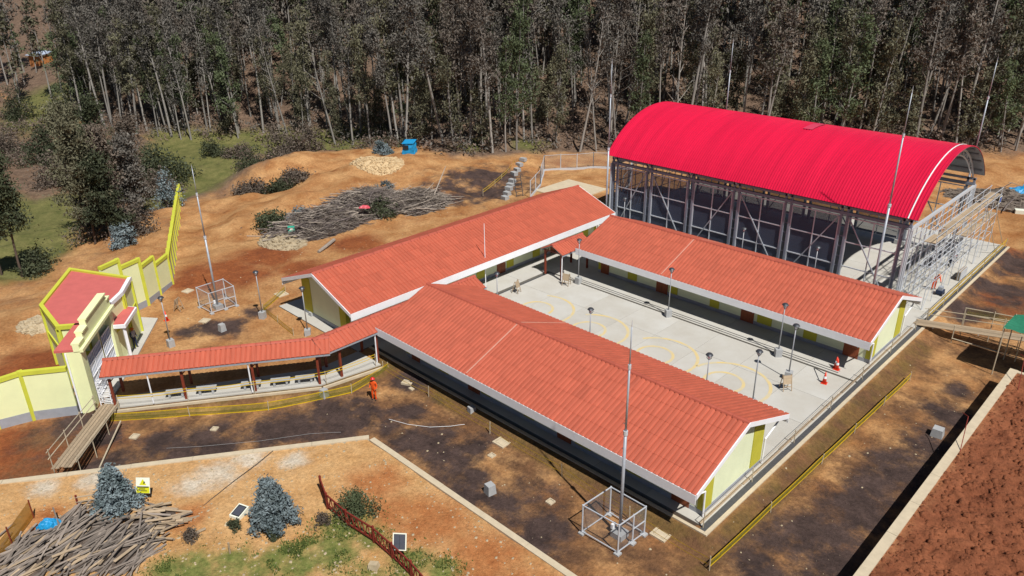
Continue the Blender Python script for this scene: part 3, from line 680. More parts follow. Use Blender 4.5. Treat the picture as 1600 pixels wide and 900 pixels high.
for i in range(nG):
    j = (i+1) % nG; a, b = Vector((*GHc[i], 0)), Vector((*GHc[j], 0)); d = (b-a).normalized(); L_ = (b-a).length; nn = Vector((d.y, -d.x, 0))*.03
    MB().bar(a+nn+Vector((0,0,2.1)), b+nn+Vector((0,0,2.1)), .1, .32).part('beam_band', M['wallyel'], ghw)
    for t in ([.0, .5, 1.0] if 3 < L_ < 5.5 and min(a.y, b.y) > -17 else [0., 1.]):
        p = a + d*(.14 + t*(L_-.28)) + nn*1.1
        MB().bar(p+Vector((0,0,-1.35)), p+Vector((0,0,4.11)), .26, .12, up=d).part('pilaster', M['wallyel'], ghw)
cz = 2.7
cp = [(-12.9,-13.3),(-11.2,-12.3),(-8.7,-14.1),(-9.6,-15.3)]
MB().prism(cp, cz, cz+.28).part('canopy', M['white'], gh); MB().prism(offs(cp, -.12) if sum(cp[i][0]*cp[(i+1)%4][1]-cp[(i+1)%4][0]*cp[i][1] for i in range(4)) > 0 else offs(cp[::-1], -.12), cz+.281, cz+.32).part('canopy_roof', M['redpl'], gh)
MB().box(-9.15, -8.95, -14.25, -14.05, -.4, cz).part('canopy_post', M['white'], gh)
def pwall(name, label, pts, tops, bots, hcop=.28, w=.2, up_first=True):
    r = root(name, label, 'wall', (pts[0][0], pts[0][1], bots[0]))
    for i in range(len(pts)-1):
        a, b = Vector((*pts[i], 0)), Vector((*pts[i+1], 0)); d = (b-a).normalized(); nn = Vector((d.y, -d.x, 0))
        zt, zb = tops[i], min(bots[i], bots[i+1]); e = d*.16
        za, zb2 = (zt if not isinstance(zt, tuple) else zt[0]), (zt if not isinstance(zt, tuple) else zt[1])
        def panel(z0a, z0b, z1a, z1b, ww, a=a, b=b):
            h = nn*(ww/2); P = [a-h+Vector((0,0,z0a)), b-h+Vector((0,0,z0b)), b+h+Vector((0,0,z0b)), a+h+Vector((0,0,z0a)), a-h+Vector((0,0,z1a)), b-h+Vector((0,0,z1b)), b+h+Vector((0,0,z1b)), a+h+Vector((0,0,z1a))]
            return MB().add(P, [(0,1,2,3),(7,6,5,4),(4,5,1,0),(5,6,2,1),(6,7,3,2),(7,4,0,3)])
        zpa, zpb = bots[i]+.75, bots[i+1]+.75
        panel(zb-.6, zb-.6, zpa, zpb, w+.03).part('wall_base', M['plinth'], r)
        panel(zpa+.002, zpb+.002, za-hcop, zb2-hcop, w).part('wall_panel', M['wallpale'], r)
        panel(za-hcop+.001, zb2-hcop+.001, za, zb2, w+.12).part('coping', M['wallyel'], r)
        MB().box(b.x-.16, b.x+.16, b.y-.16, b.y+.16, zb-.6, zb2+.03).part('pilaster', M['wallyel'], r)
    return r
pwall('perimeter_wall', 'pale yellow perimeter wall with lime pilasters joined to the entrance portal', [(-4.75,-19.35),(-6.2,-21.7),(-6.75,-23.75),(-7.6,-27.5),(-8.6,-31.5)], [(3.2,3.25),(3.25,3.0),3.0,3.0], [-.55]*5)
wpts = [(-17.3,-12.6),(-18.1,-10.9),(-18.85,-9.05),(-20.3,-7.4),(-21.9,-5.6)]
t_ = [4.7, 4.0, 3.3, 2.55]; b_ = [-.6,-.6,-.65,-.75,-.9]
P0 = Vector((-21.9,-5.6)); P1 = Vector((-56, 9.8)); nW = 13
for i in range(1, nW+1):
    p = P0.lerp(P1, i/nW); wpts.append((p.x, p.y)); t_.append(2.3 - .24*i + (0 if i < 9 else -.02*(i-9))); b_.append(-1.0 - .26*i)
pwall('perimeter_wall', 'pale yellow stepped perimeter wall descending the slope behind the gatehouse', wpts, t_, b_)

# ------------------------------------------------------------ masts in wire cages, free masts
def mast_parts(r, h, loc, rb=.09):
    x, y, z = loc
    m = MB(); n = 3; m.tube([(x, y, z), (x, y, z+h*.5)], [rb, rb*.95], 10); m.tube([(x, y, z+h*.5), (x, y, z+h*.8)], [rb*.66, rb*.6], 10); m.tube([(x, y, z+h*.8), (x, y, z+h*.97)], [rb*.4, rb*.35], 8)
    m.part('mast_pole', M['galv'], r, smooth=True)
    c = MB()
    for f_, k_ in ((.5, 1), (.8, .7)): c.tube([(x, y, z+h*f_-.12), (x, y, z+h*f_+.12)], rb*1.35*k_, 10)
    for q in range(4): c.bar((x-.16, y, z+h*(.18+q*.12)), (x+.02, y, z+h*(.18+q*.12)), .03)
    c.part('collar', M['galv_w'], r)
    MB().tube([(x, y, z+h*.97), (x, y, z+h)], [.03, .008], 6).part('lightning_rod', M['galv_w'], r)
def cage(label, base, poly, mast, zb, hgt, hm, gatei):
    r = root('caged_mast', label, 'mast', (*mast, zb), 'lightning masts')
    mast_parts(r, hm, (*mast, zb+.3))
    MB().box(mast[0]-.35, mast[0]+.35, mast[1]-.35, mast[1]+.35, zb-.05, zb+.34).part('mast_base', M['block'], r)
    MB().box(mast[0]-.5, mast[0]-.36, mast[1]-.15, mast[1]+.15, zb+.3, zb+.6).part('junction_box', M['white'], r)
    n = len(poly)
    for i, (x, y) in enumerate(poly):
        MB().box(x-.16, x+.16, y-.16, y+.16, zb-.05, zb+.1).part('footing', M['block'], r)
        MB().tube([(x, y, zb+.1), (x, y, zb+hgt)], .045, 8).part('post', M['galv_w'], r)
    for i in range(n):
        (ax, ay), (bx, by) = poly[i], poly[(i+1) % n]; fr = MB()
        zs = (zb+.16, zb+hgt-.05) if i != gatei else (zb+.16, zb+hgt*.5, zb+hgt-.05)
        for z in zs: fr.bar((ax, ay, z), (bx, by, z), .05)
        p = fr.part('cage_rail' if i != gatei else 'cage_door', M['galv_w'], r)
        MB().add([(ax, ay, zs[0]), (bx, by, zs[0]), (bx, by, zs[-1]), (ax, ay, zs[-1])], [(0,1,2,3)]).part('wire_mesh', M['gauze'], p)
    return r
cage('tall steel lightning mast in a wire cage beside the long eave of the near classroom', None, [(27.4,-4.6),(29.7,-4.5),(29.78,-3.35),(29.85,-2.4),(27.55,-2.4)], (28.95,-3.35), -.5, 1.95, 12.6, 2)
cage('tall steel lightning mast in a wire cage on orange earth behind the gatehouse', None, [(-14.95,-6.1),(-12.95,-5.95),(-12.9,-4.7),(-12.85,-3.7),(-15.0,-3.6)], (-13.75,-5.0), -.5, 2.0, 12.6, 2)
for lab, x, y, hh in (('tall free standing lightning mast at the hall corner next to the wire pen', .15, 32.0, 17.9), ('tall lightning mast rising in front of the scaffolded end of the red hall', 28.2, 31.5, 18.4), ('lightning mast behind the red vault on the wire pen side', 2.1, 51.6, 18.3), ('lightning mast behind the red vault by the rubbish heap', 28.55, 51.6, 18.5)):
    r = root('lightning_mast', lab, 'mast', (x, y, 0), 'lightning masts'); mast_parts(r, hh, (x, y, .2), .1)
    MB().box(x-.4, x+.4, y-.3, y+.3, .001, .22).part('mast_base', M['block'], r)
rp = root('flag_pole', 'slim white flag pole beside the courtyard at the end of the walkway roof', 'pole', (1.25, 13.25, 0))
MB().tube([(1.25,13.25,0),(1.25,13.25,6.2)], [.045, .025], 8).part('pole', M['white'], rp)
MB().tube([(1.25,13.25,0.001),(1.25,13.25,.12)], .12, 10).part('base_plate', M['galv'], rp)

# ------------------------------------------------------------ street lamps
def make_lamp(loc, label, hgt=4.3):
    r = root('yard_lamp', label, 'lamp', loc, 'yard lamps')
    MB().box(-.24, .24, -.24, .24, -.02, .62).part('concrete_footing', M['block'], r, local=True)
    MB().tube([(0,0,.6),(0,0,hgt-.38)], [.05, .038], 8).part('post', M['lamppost'], r, local=True, smooth=True)
    m = MB()
    for k_ in range(3):
        t = k_*2.094; c, s = math.cos(t), math.sin(t)
        m.tube([(0,0,hgt-.42),(c*.17,s*.17,hgt-.22),(c*.16,s*.16,hgt-.06)], .022, 5)
    m.part('bracket', M['lampdark'], r, local=True)
    h = MB(); h.tube([(0,0,hgt-.08),(0,0,hgt-.04),(0,0,hgt+.06),(0,0,hgt+.11)], [.2, .25, .17, .04], 14)
    h.part('lamp_head', M['lampdark'], r, local=True)
    h = MB(); h.tube([(0,0,hgt-.3),(0,0,hgt-.09)], [.07, .12], 10); h.part('diffuser', M['white'], r, local=True)
    return r
lp = make_lamp((6.48, 20.0, -.12), 'yard lamp in the courtyard corner by the passage gable')
for loc, lab in (((16.31, 19.9, -.12), 'yard lamp at the middle of the hall side courtyard kerb'), ((26.1, 19.9, -.12), 'yard lamp on the hall side courtyard kerb towards the traffic cones'),
    ((28.2, 17.3, -.12), 'yard lamp standing in the open courtyard beside a folding sign board'), ((28.15, 12.2, -.12), 'yard lamp standing alone inside the painted courtyard arcs'),
    ((26.05, 9.6, -.12), 'yard lamp just showing over the near roof edge beside the painted arcs'), ((16.25, 9.6, -.12), 'yard lamp showing over the near roof at mid courtyard'), ((6.51, 9.6, -.12), 'yard lamp showing over the near roof by the slim flag pole'),
    ((15.9, 32.3, 0), 'yard lamp between the rear classroom roof and the hall netting, mid length'), ((22.9, 32.3, 0), 'yard lamp between the rear classroom roof and the hall, nearer the scaffold'), ((2.3, 32.3, 0), 'yard lamp between the rear classroom roof and the hall, at the wire pen end'),
    ((-9.7, -10.9, -.5), 'yard lamp on orange earth in front of the gatehouse'), ((-9.0, -3.3, -.5), 'yard lamp on orange earth beside the caged mast'), ((-3.3, -2.4, -.5), 'yard lamp rising behind the walkway roof near the block gable')):
    dup(lp, loc, rnd.random(), lab)
def block(loc, lab, s=.5, h=.62):
    MB().add([(-s/2,-s/2,-.05),(s/2,-s/2,-.05),(s/2,s/2,-.05),(-s/2,s/2,-.05),(-s*.42,-s*.42,h),(s*.42,-s*.42,h),(s*.42,s*.42,h),(-s*.42,s*.42,h)], [(3,2,1,0),(4,5,6,7),(0,1,5,4),(1,2,6,5),(2,3,7,6),(3,0,4,7)]).thing('concrete_block', lab, 'block', M['block'], loc, 'tapered concrete footing blocks', local=True, rz=rnd.uniform(-.3, .3))
block((14.75,-.95,-.5), 'tapered concrete footing block at the edge of the long eave shadow')
block((21.44,-5.7,-.5), 'tapered concrete footing block lying out on the dark stained earth', .55)
block((38.0,17.9,-.5), 'tapered concrete footing block by the shaded red earth retaining wall', .7, .55)
block((-5.5,-.6,-.5), 'tapered concrete footing block under the side block gable', .5, .8)
block((-9.3,-6.8,-.5), 'tapered concrete footing block on orange earth behind the walkway roof')
block((5.6,-6.6,-.5), 'tapered concrete footing block by the bend of the walkway', .5)
def cover(x, y, w, lab, z=-.5, rz=0, d=None):
    d = d or w; r = root('inspection_cover', lab, 'manhole', (x, y, z), 'inspection chamber covers', rz)
    r.location.z = H(x, y) + .02
    m = MB(); a, b = w/2, d/2; t = .14*w
    m.box(-a, a, -b, -b+t, -.1, .07); m.box(-a, a, b-t, b, -.1, .07); m.box(-a, -a+t, -b+t, b-t, -.1, .069); m.box(a-t, a, -b+t, b-t, -.1, .069); m.part('rim', M['kerb'], r, local=True)
    MB().box(-a+t+.03, a-t-.03, -b+t+.03, b-t-.03, -.1, .055).part('lid', M['kerb'], r, local=True)
cover(18.5,-1.75,.95,'pale square inspection cover halfway along the tape in front of the near block')
cover(30.5,-1.7,.95,'pale square inspection cover beside the mast cage door')
cover(8.5,-1.5,.8,'pale inspection cover with loose lid near the orange worker', rz=.4, d=.5)
cover(24.5,-3.9,.42,'tiny pale cover in orange earth before the mast cage')
cover(-12.2,.3,1.0,'pale inspection cover beside the side block gable')
cover(-12.1,-7.0,.75,'flat pale cover between the caged mast and the walkway roof', rz=.5)
cover(-19.2,-5.3,.8,'flat pale cover between the stepped wall and the caged mast', rz=.3)
cover(.8,-17.8,.5,'small pale cover in the dark earth beside the plank gangway', rz=.6)
cover(3.75,-13.8,.42,'small pale cover in the dark earth before the walkway benches', rz=.6)
cover(19.0,-3.2,.4,'tiny pale cover in earth near the middle of the near block')
MB().box(9.1, 9.5, -1.9, -1.65, -.5, -.38).thing('concrete_offcut', 'loose concrete lid lying beside an inspection chamber near the orange worker', 'lid', M['kerb'], (9.3, -1.8, -.5))
# benches along the walkway
def bench(p, q, lab):
    p, q = Vector((*p, 0)), Vector((*q, 0)); L_ = (q-p).length; rz = math.atan2(q.y-p.y, q.x-p.x); c = (p+q)/2
    r = root('bench', lab, 'bench', c, 'pale concrete benches under the walkway', rz)
    MB().box(-L_/2, L_/2, -.24, .24, .38, .47).part('seat', M['block'], r, local=True)
    for s in (-1, 1): MB().box(s*(L_/2-.25)-.07, s*(L_/2-.25)+.07, -.18, .18, .002, .379).part('leg', M['block'], r, local=True)
for t, od in zip((3.6, 5.6, 8.6, 10.6, 12.3), ('first', 'second', 'third', 'fourth', 'fifth')):
    p = e0 + wdir*t + wn_*.75; bench(p, p + wdir*1.35, od + ' pale concrete bench under the walkway counting from the entrance gate')
# courtyard paint: faded arcs
paint = mat('faded_yellow_court_paint', hx('#d8bc74'), .1, 1.2, .9, col2=hx('#c0b9a4'))
def arcpaint(cx, cy, r0, r1, a0_, a1_, lab, sx=1.0):
    n = 40; V = []
    for i in range(n+1):
        a = R(a0_+(a1_-a0_)*i/n)
        V += [(cx+math.cos(a)*r0*sx, cy+math.sin(a)*r0, -.1145), (cx+math.cos(a)*r1*sx, cy+math.sin(a)*r1, -.1145)]
    MB().add(V, [(2*i, 2*i+1, 2*i+3, 2*i+2) for i in range(n)]).struct('painted_arc', paint)
for cx, cy, a_, b_2 in ((7.6, 13.6, -60, 120), (13.3, 13.6, -100, 140), (19.6, 13.8, -90, 150), (25.4, 13.9, -110, 170)):
    arcpaint(cx, cy, 2.76, 3.0, a_, b_2, ''); arcpaint(cx-.3, cy-.1, 1.25, 1.48, a_+60, b_2+110, '')
# ------------------------------------------------------------ cones, folding boards
def make_cone(loc, lab):
    r = root('traffic_cone', lab, 'cone', loc, 'orange traffic cones')
    MB().box(-.2, .2, -.2, .2, .001, .04).part('base', M['cone'], r, local=True)
    MB().tube([(0,0,.04),(0,0,.9)], [.16, .03], 12).part('body', M['cone'], r, local=True, smooth=True)
    MB().tube([(0,0,.4),(0,0,.58)], [.119, .087], 12, cap=False).part('band', M['conew'], r, local=True)
    return r
cn = make_cone((30.2, 20.75, 0), 'orange traffic cone pair member beside the drain near the brown end door')
dup(cn, (30.05, 20.95, 0), .4, 'orange traffic cone half hidden behind another cone by the end door')
dup(cn, (30.3, 18.5, -.12), .2, 'orange traffic cone at the end of a fallen rail in the courtyard')
dup(cn, (-14.6, -9.2, -.5), .2, 'orange traffic cone on bare earth before the gatehouse canopy')
MB().bar((30.25, 18.6, .55), (28.9, 20.0, -.07), .05).thing('loose_bar', 'thin dark bar leaning on a traffic cone in the courtyard', 'bar', M['lampdark'], (28.9, 20.0, -.1))
def folding(loc, rz, lab, face='plank_l', op=True):
    r = root('folding_board', lab, 'sign board', loc, 'folding sign boards', rz)
    for s in (-1, 1):
        m = MB()
        for x in (-.3, .3): m.bar((x, s*.32, 0), (x, s*.03, 1.15), .045)
        m.bar((-.3, s*.24, .32), (.3, s*.24, .32), .045); m.part('leg_frame', M['plank_l'], r, local=True)
    m = MB(); m.add([(-.3,-.19,.5),(.3,-.19,.5),(.3,-.06,1.12),(-.3,-.06,1.12),(-.3,-.17,.5),(.3,-.17,.5),(.3,-.04,1.12),(-.3,-.04,1.12)], [(3,2,1,0),(4,5,6,7),(0,1,5,4),(1,2,6,5),(2,3,7,6),(3,0,4,7)]); m.part('board', M[face], r, local=True)
folding((28.7, 15.9, -.12), .9, 'wooden folding board standing in the courtyard by the lone lamp')
folding((3.7, 14.7, -.12), 1.9, 'wooden folding board standing by the courtyard drain near the flag pole')
folding((5.9, 19.0, -.12), .3, 'thin wooden folding board in the courtyard corner by the passage gable')
folding((-15.8, -7.6, -.5), -.9, 'wooden folding board on bare earth beside the caged mast', 'kerb')
# ------------------------------------------------------------ tape barriers and rails
def barrier(name, label, pts, zs, posts_every, z0, hpost, band=None, mt='yellow', postm='bamboo', sag=.05, w=.07, group='site tape barriers'):
    r = root(name, label, 'barrier', (pts[0][0], pts[0][1], z0), group)
    for (ax, ay), (bx, by) in zip(pts[:-1], pts[1:]):
        L_ = math.hypot(bx-ax, by-ay); n = max(1, round(L_/posts_every))
        for i in range(n+1):
            if i == 0 and (ax, ay) != pts[0]: continue
            x, y = ax+(bx-ax)*i/n, ay+(by-ay)*i/n; tx, ty = rnd.uniform(-.04, .04), rnd.uniform(-.04, .04)
            MB().tube([(x, y, z0-.05), (x+tx, y+ty, z0+hpost)], .03, 6).part('post', M[postm], r)
        for i in range(n):
            P = []
            for k_ in range(7):
                t = (i+k_/6)/n; s_ = sag*(1-(2*k_/6-1)**2); P.append((ax+(bx-ax)*t, ay+(by-ay)*t, s_))
            for z in zs:
                m = MB(); q = [(x, y, z0+z-s_) for x, y, s_ in P]
                V = [(x, y, zz-w/2) for x, y, zz in q] + [(x, y, zz+w/2) for x, y, zz in q]
                m.add(V, [(j, j+1, j+8, j+7) for j in range(6)]); m.part('tape', M[mt], r)
            if band:
                m = MB(); V = [(x, y, z0+band[0]-s_) for x, y, s_ in P] + [(x, y, z0+band[1]-s_) for x, y, s_ in P]
                m.add(V, [(j, j+1, j+8, j+7) for j in range(6)]); m.part('netting', M['net'], r)
    return r
barrier('tape_barrier', 'double yellow tape barrier running beside the pavement edge over brown earth', [(33.7,-2.2),(34.0,10),(34.35,23.6)], (.28,.62), 5.2, -.5, .75, (.28,.62), w=.13)
barrier('tape_barrier', 'thin sagging yellow tape strung along the earth before the near classroom eave', [(33.7,-2.2),(23.5,-1.75),(11,-1.6),(5.9,-1.7)], (.35,.75), 6.5, -.5, .95, None, w=.035, sag=.12)
barrier('tape_barrier', 'yellow green netting barrier in front of the walkway benches', [(-2.2,-18.3),(4.3,-10.2),(6.6,-5.0),(6.0,-1.3)], (.08,.62), 4.5, -.5, .75, (.08,.62), w=.09)
barrier('tape_barrier', 'pale yellow tape tied between the walkway posts', [(-2.6,-17.4),(2.4,-10.1),(4.9,-5.9),(5.4,-2.0)], (.75,.95), 5, 0, 1.0, None, w=.05, sag=.1)
barrier('tape_barrier', 'tape barrier turning round the side block corner near a lamp', [(-12.5,.9),(-10.2,-2.6),(-4.2,-3.2)], (.1,.5), 3.5, -.5, .7, (.1,.5), w=.08)
barrier('edge_rail', 'low plank and rope rail along the outer pavement edge beside the drain', [(32.05,-.2),(32.05,31.2)], (.55,.95), 5.2, -.05, 1.0, None, 'plank_l', w=.05, sag=.03)
barrier('edge_rail', 'low plank rail along the pavement edge by the scaffold', [(32.2,33.6),(32.2,56)], (.4,.75,.95), 3.6, -.05, 1.0, None, 'yellow', w=.1, sag=.02)
barrier('tape_barrier', 'curved tape barrier on dark earth near the stacked pavers', [(-20.5,33.5),(-22.4,37.5),(-25,42.5),(-27.8,46.8)], (.45,.75), 3, -.5, .85, None, w=.08)
m = MB()
for i, y in enumerate(np.arange(0, 31)): pass
ep = root('edge_planks', 'pair of long pale planks laid along the drain beside the pavement edge', 'planks', (31.75, 0, 0))
for i in range(7): MB().bar((31.8, i*4.5-.1, .03), (31.8+rnd.uniform(-.05, .05), i*4.5+4.3, .03), .16, .04).part('plank', M['plank_l'], ep)

# orange net fence on near terrace, left
r = root('net_fence', 'sagging orange plastic net fence on the sandy terrace next to the plank heap', 'fence', (6.6,-25.0,TZ))
for x, y, h_ in ((6.65,-25.0,1.2),(8.2,-26.4,1.25),(9.6,-27.7,1.2),(11.2,-29.2,1.2)): MB().tube([(x,y,TZ-.1),(x+.05,y,TZ+h_)], .035, 6).part('post', M['wood_post'], r)
q = [(6.65,-25.0),(8.2,-26.4),(9.6,-27.7),(11.2,-29.2)]
m = MB(); V = [(x, y, TZ+.05) for x, y in q] + [(x, y, TZ+1.1-(.12 if 0 < i < 3 else 0)) for i, (x, y) in enumerate(q)]; m.add(V, [(i, i+1, i+5, i+4) for i in range(3)]); m.part('netting', M['orange_net'], r)
m = MB(); m.bar((6.9,-25.4,TZ+.15),(9.9,-28.2,TZ+.2), .05); m.part('rail', M['plank_l'], r)

# ------------------------------------------------------------ gangways
def gangway(name, label, a, b, w, rail_l, rail_r, n=5):
    a, b = Vector(a), Vector(b); d = (b-a).normalized(); s = Vector((d.y, -d.x, 0)).normalized(); r = root(name, label, 'gangway', a)
    for i in range(n):
        o = s*((i+.5)/n-.5)*w; MB().bar(a+o+d*rnd.uniform(-.15, .1), b+o+d*rnd.uniform(-.1, .15)+Vector((0,0,rnd.uniform(0,.02))), w/n-.03, .05).part('deck_plank', M['plank_l'], r)
    for t in (.15, .5, .85): MB().bar(a.lerp(b, t)-s*w*.6-Vector((0,0,.06)), a.lerp(b, t)+s*w*.6-Vector((0,0,.06)), .07).part('crossbeam', M['plank'], r)
    for sg, hs in ((-1, rail_l), (1, rail_r)):
        if not hs: continue
        o = s*(sg*w*.62)
        for h_ in hs: MB().tube([a.lerp(b, .03)+o+Vector((0,0,h_)), a.lerp(b, .97)+o+Vector((0,0,h_*.96))], .03, 6).part('rail', M['bamboo'], r)
        for t in (.06, .35, .65, .94):
            p = a.lerp(b, t)+o; MB().tube([(p.x, p.y, -.55), (p.x, p.y, p.z+max(hs)+.1)], .03, 6).part('standard', M['bamboo'], r)
    return r
gw = gangway('plank_gangway', 'long plank gangway with pole handrails rising from the walkway to the sandy terrace', (3.2,-22.55,1.0), (-3.4,-17.75,.06), 1.15, (.5,.95), (.12,.3))
MB().tube([(2.6,-20.6,-.45),(-1.1,-17.9,-.1)], .05, 6).part('loose_pole', M['bamboo'], gw)
gw2 = gangway('plank_gangway', 'plank gangway with scaffold handrail bridging from the pavement to the green tarpaulin', (31.7,32.5,.06), (40.6,33.2,1.2), 1.25, (.5,.95), None, 5)
m = MB()
for x, z in ((34.6,.55),(36.6,.85),(38.6,1.1),(40.2,1.2)):
    y = 33.9 if x > 34 else 33; m.tube([(x, y, -.5), (x, y, z+1.25)], .035, 6)
m.tube([(34.6, 33.95, 1.75), (40.4, 33.95, 2.35)], .035, 6); m.tube([(34.6, 33.95, 1.2), (40.4, 33.95, 1.8)], .035, 6); m.tube([(34.6, 31.75, -.1), (39.4, 31.75, -.1)], .04, 6)
m.tube([(34.6, 31.8, -.5), (34.6, 31.8, 1.0)], .04, 6); m.tube([(39.0, 31.8, -.5), (39.0, 31.8, 1.6)], .04, 6)
m.part('scaffold_tube', M['bamboo'], gw2)
MB().add([(34.7,33.97,1.1),(40.3,33.97,1.7),(40.3,33.97,2.3),(34.7,33.97,1.7)], [(0,1,2,3)]).part('netting', M['net'], gw2)
tp = root('green_tarpaulin', 'green tarpaulin canopy on tall poles at the end of the bridge gangway', 'tarpaulin', (39, 30, -.5))
V = []; nxg, nyg = 11, 9
for j in range(nyg):
    for i in range(nxg):
        x = 38.2 + 5.2*i/(nxg-1); y = 28.5 + 3.2*j/(nyg-1); z = 3.25 + .35*i/(nxg-1) + .07*math.sin(i*1.9+j*.7) - .2*math.sin(math.pi*i/(nxg-1))*math.sin(math.pi*j/(nyg-1))
        V.append((x, y, z))
MB().add(V, [(j*nxg+i, j*nxg+i+1, (j+1)*nxg+i+1, (j+1)*nxg+i) for j in range(nyg-1) for i in range(nxg-1)]).part('sheet', M['teal'], tp, smooth=True)
for x, y in ((38.3,28.6),(38.3,31.6),(43.3,28.6),(43.3,31.6)): MB().tube([(x, y, -.8), (x, y, 3.3+(.3 if x > 40 else 0))], .045, 6).part('pole', M['bamboo'], tp)

# ------------------------------------------------------------ scaffold at the hall end
sc = root('scaffold', 'tube scaffold with plank decks along the open end of the red hall', 'scaffold', (30.4, 36, 0))
ysc = list(np.arange(35.2, 54, 2.3))
for y in ysc:
    for x in (30.15, 31.15): MB().tube([(x, y, .002), (x, y, 6.6)], .03, 6).part('standard', M['galv_w'], sc)
    m = MB()
    for z in (2.0, 3.9, 5.8): m.tube([(30.05, y, z), (31.25, y, z)], .028, 6)
    m.part('transom', M['galv_w'], sc)
m = MB()
for z in (2.05, 3.0, 3.95, 4.9, 5.85, 6.5):
    for x in (30.15, 31.15): m.tube([(x, ysc[0]-.3, z), (x, ysc[-1]+.3, z)], .027, 6)
m.part('ledger', M['galv_w'], sc)
m = MB()
for i, y in enumerate(ysc[:-1]):
    if i % 2 == 0: m.tube([(31.2, y, 0.05), (31.2, ysc[i+1], 3.9)], .026, 6); m.tube([(31.2, ysc[i+1], 2.0), (31.2, y, 5.8)], .026, 6)
m.part('brace', M['galv_w'], sc)
for i in range(len(ysc)-1):
    for k_ in range(3):
        if rnd.random() < .9: MB().box(30.22+k_*.3, 30.49+k_*.3, ysc[i]+.02, ysc[i+1]-.02, 5.88, 5.92).part('deck_board', M['plank_l'], sc)
        if i in (4, 5, 6, 7) and rnd.random() < .8: MB().box(30.22+k_*.3, 30.49+k_*.3, ysc[i]+.02, ysc[i+1]-.02, 3.98, 4.02).part('deck_board', M['plank_l'], sc)
m = MB(); m.tube([(31.2, 51.5, 5.6), (31.9, 56.3, .05)], .03, 6); m.tube([(31.2, 49.2, 5.6), (31.9, 53.6, .05)], .03, 6); m.tube([(31.9, 53.4, .3), (31.9, 56.4, .3)], .03, 6); m.tube([(31.2, 53.6, 3.9), (29.5, 57.8, .1)], .03, 6)
m.part('raking_shore', M['bamboo'], sc)
MB().add([(31.22,53.0,5.0),(31.22,53.9,5.0),(31.22,53.9,5.75),(31.22,53.0,5.75)], [(0,1,2,3)]).part('blue_sign', M['signw'], sc)
MB().add([(31.24,53.15,5.1),(31.24,53.75,5.1),(31.24,53.75,5.65),(31.24,53.15,5.65)], [(0,1,2,3)]).part('sign_print', M['signb'], sc)

# machines and stacked boards by the scaffold
r = root('compressor', 'small dark engine compressor on the pavement beside the crouching worker', 'machine', (31.2, 39.6, 0))
MB().box(30.95, 31.5, 39.2, 39.9, .12, .45).part('tank', M['navy'], r); MB().box(31.05, 31.4, 39.3, 39.75, .451, .75).part('engine', M['galv'], r)
for y in (39.25, 39.8):
    for x in (30.97, 31.48): MB().tube([(x-.04, y, .13), (x+.04, y, .13)], .13, 10).part('wheel', M['black'], r)
r = root('panel_stack', 'tilted stack of pale panels propped at the pavement edge by the scaffold', 'panels', (31.6, 44.6, 0))
for i in range(4): MB().bar((31.3+i*.09, 43.7, .45), (31.3+i*.09, 45.6, .45), .05, .85).part('panel', M['galv_w'] if i % 2 else M['plank_l'], r)
MB().box(31.0, 31.7, 43.9, 45.4, .002, .03).part('bearer', M['plank'], r)

# ------------------------------------------------------------ red timber railing on the near terrace
rr = root('red_railing', 'dark red slatted timber railing crossing the near terrace past a bush', 'railing', (15.9,-13.3,TZ))
rp_ = [(15.85,-13.2),(17.3,-13.75),(19.2,-13.8),(21.2,-13.55),(22.8,-13.6),(24.4,-13.7),(26.5,-14.0)]
for i, ((ax, ay), (bx, by)) in enumerate(zip(rp_[:-1], rp_[1:])):
    for z in (.18, .92): MB().bar((ax, ay, TZ+z), (bx, by, TZ+z), .06, .09).part('rail', M['redrail'], rr)
    MB().bar((ax, ay, TZ-.15), (ax, ay, TZ+1.05), .1).part('post', M['redrail'], rr)
    n = max(3, int(math.hypot(bx-ax, by-ay)/.2))
    for k_ in range(n):
        t = (k_+.5)/n; x, y = ax+(bx-ax)*t, ay+(by-ay)*t; l = .09 if k_ % 2 else -.09
        ux, uy = (bx-ax)/math.hypot(bx-ax, by-ay), (by-ay)/math.hypot(bx-ax, by-ay)
        MB().bar((x-ux*l, y-uy*l, TZ+.2), (x+ux*l, y+uy*l, TZ+.9), .05, .03).part('slat', M['redrail'], rr)
# boards and boxes on the terrace
def board(name, lab, cat, c, w, h, rz, tilt, fm, bm, legs=True, extra=None):
    r = root(name, lab, cat, c, None, rz)
    T = Matrix.Rotation(tilt, 4, 'X')
    def P(x, y, z): return tuple(T @ Vector((x, y, z)) + Vector((0, 0, h*.5+.55 if legs else h*.55)))
    def slab(x0, x1, z0, z1, y0, y1): return MB().add([P(x0,y0,z0),P(x1,y0,z0),P(x1,y1,z0),P(x0,y1,z0),P(x0,y0,z1),P(x1,y0,z1),P(x1,y1,z1),P(x0,y1,z1)], [(3,2,1,0),(4,5,6,7),(0,1,5,4),(1,2,6,5),(2,3,7,6),(3,0,4,7)])
    slab(-w/2, w/2, -h/2, h/2, 0, .03).part('panel', bm, r, local=True)
    if fm: slab(-w*.42, w*.42, -h*.44, h*.44, -.006, -.001).part('face', fm, r, local=True)
    if legs: MB().tube([(0, .06, -.1), (0, .06, h*.6+.5)], .03, 6).part('post', M['wood_post'], r, local=True)
    if extra: extra(r, slab)
    return r
def lines(r, slab):
    slab(-.006, .006, -.33, .33, -.011, -.007).part('mullion', M['black'], r, local=True)
board('framed_panel', 'white framed dark panel on a post beside the red railing', 'panel', (23.0,-13.25,TZ), .68, .85, R(40), R(-25), M['screen'], M['signw'], True, lines)
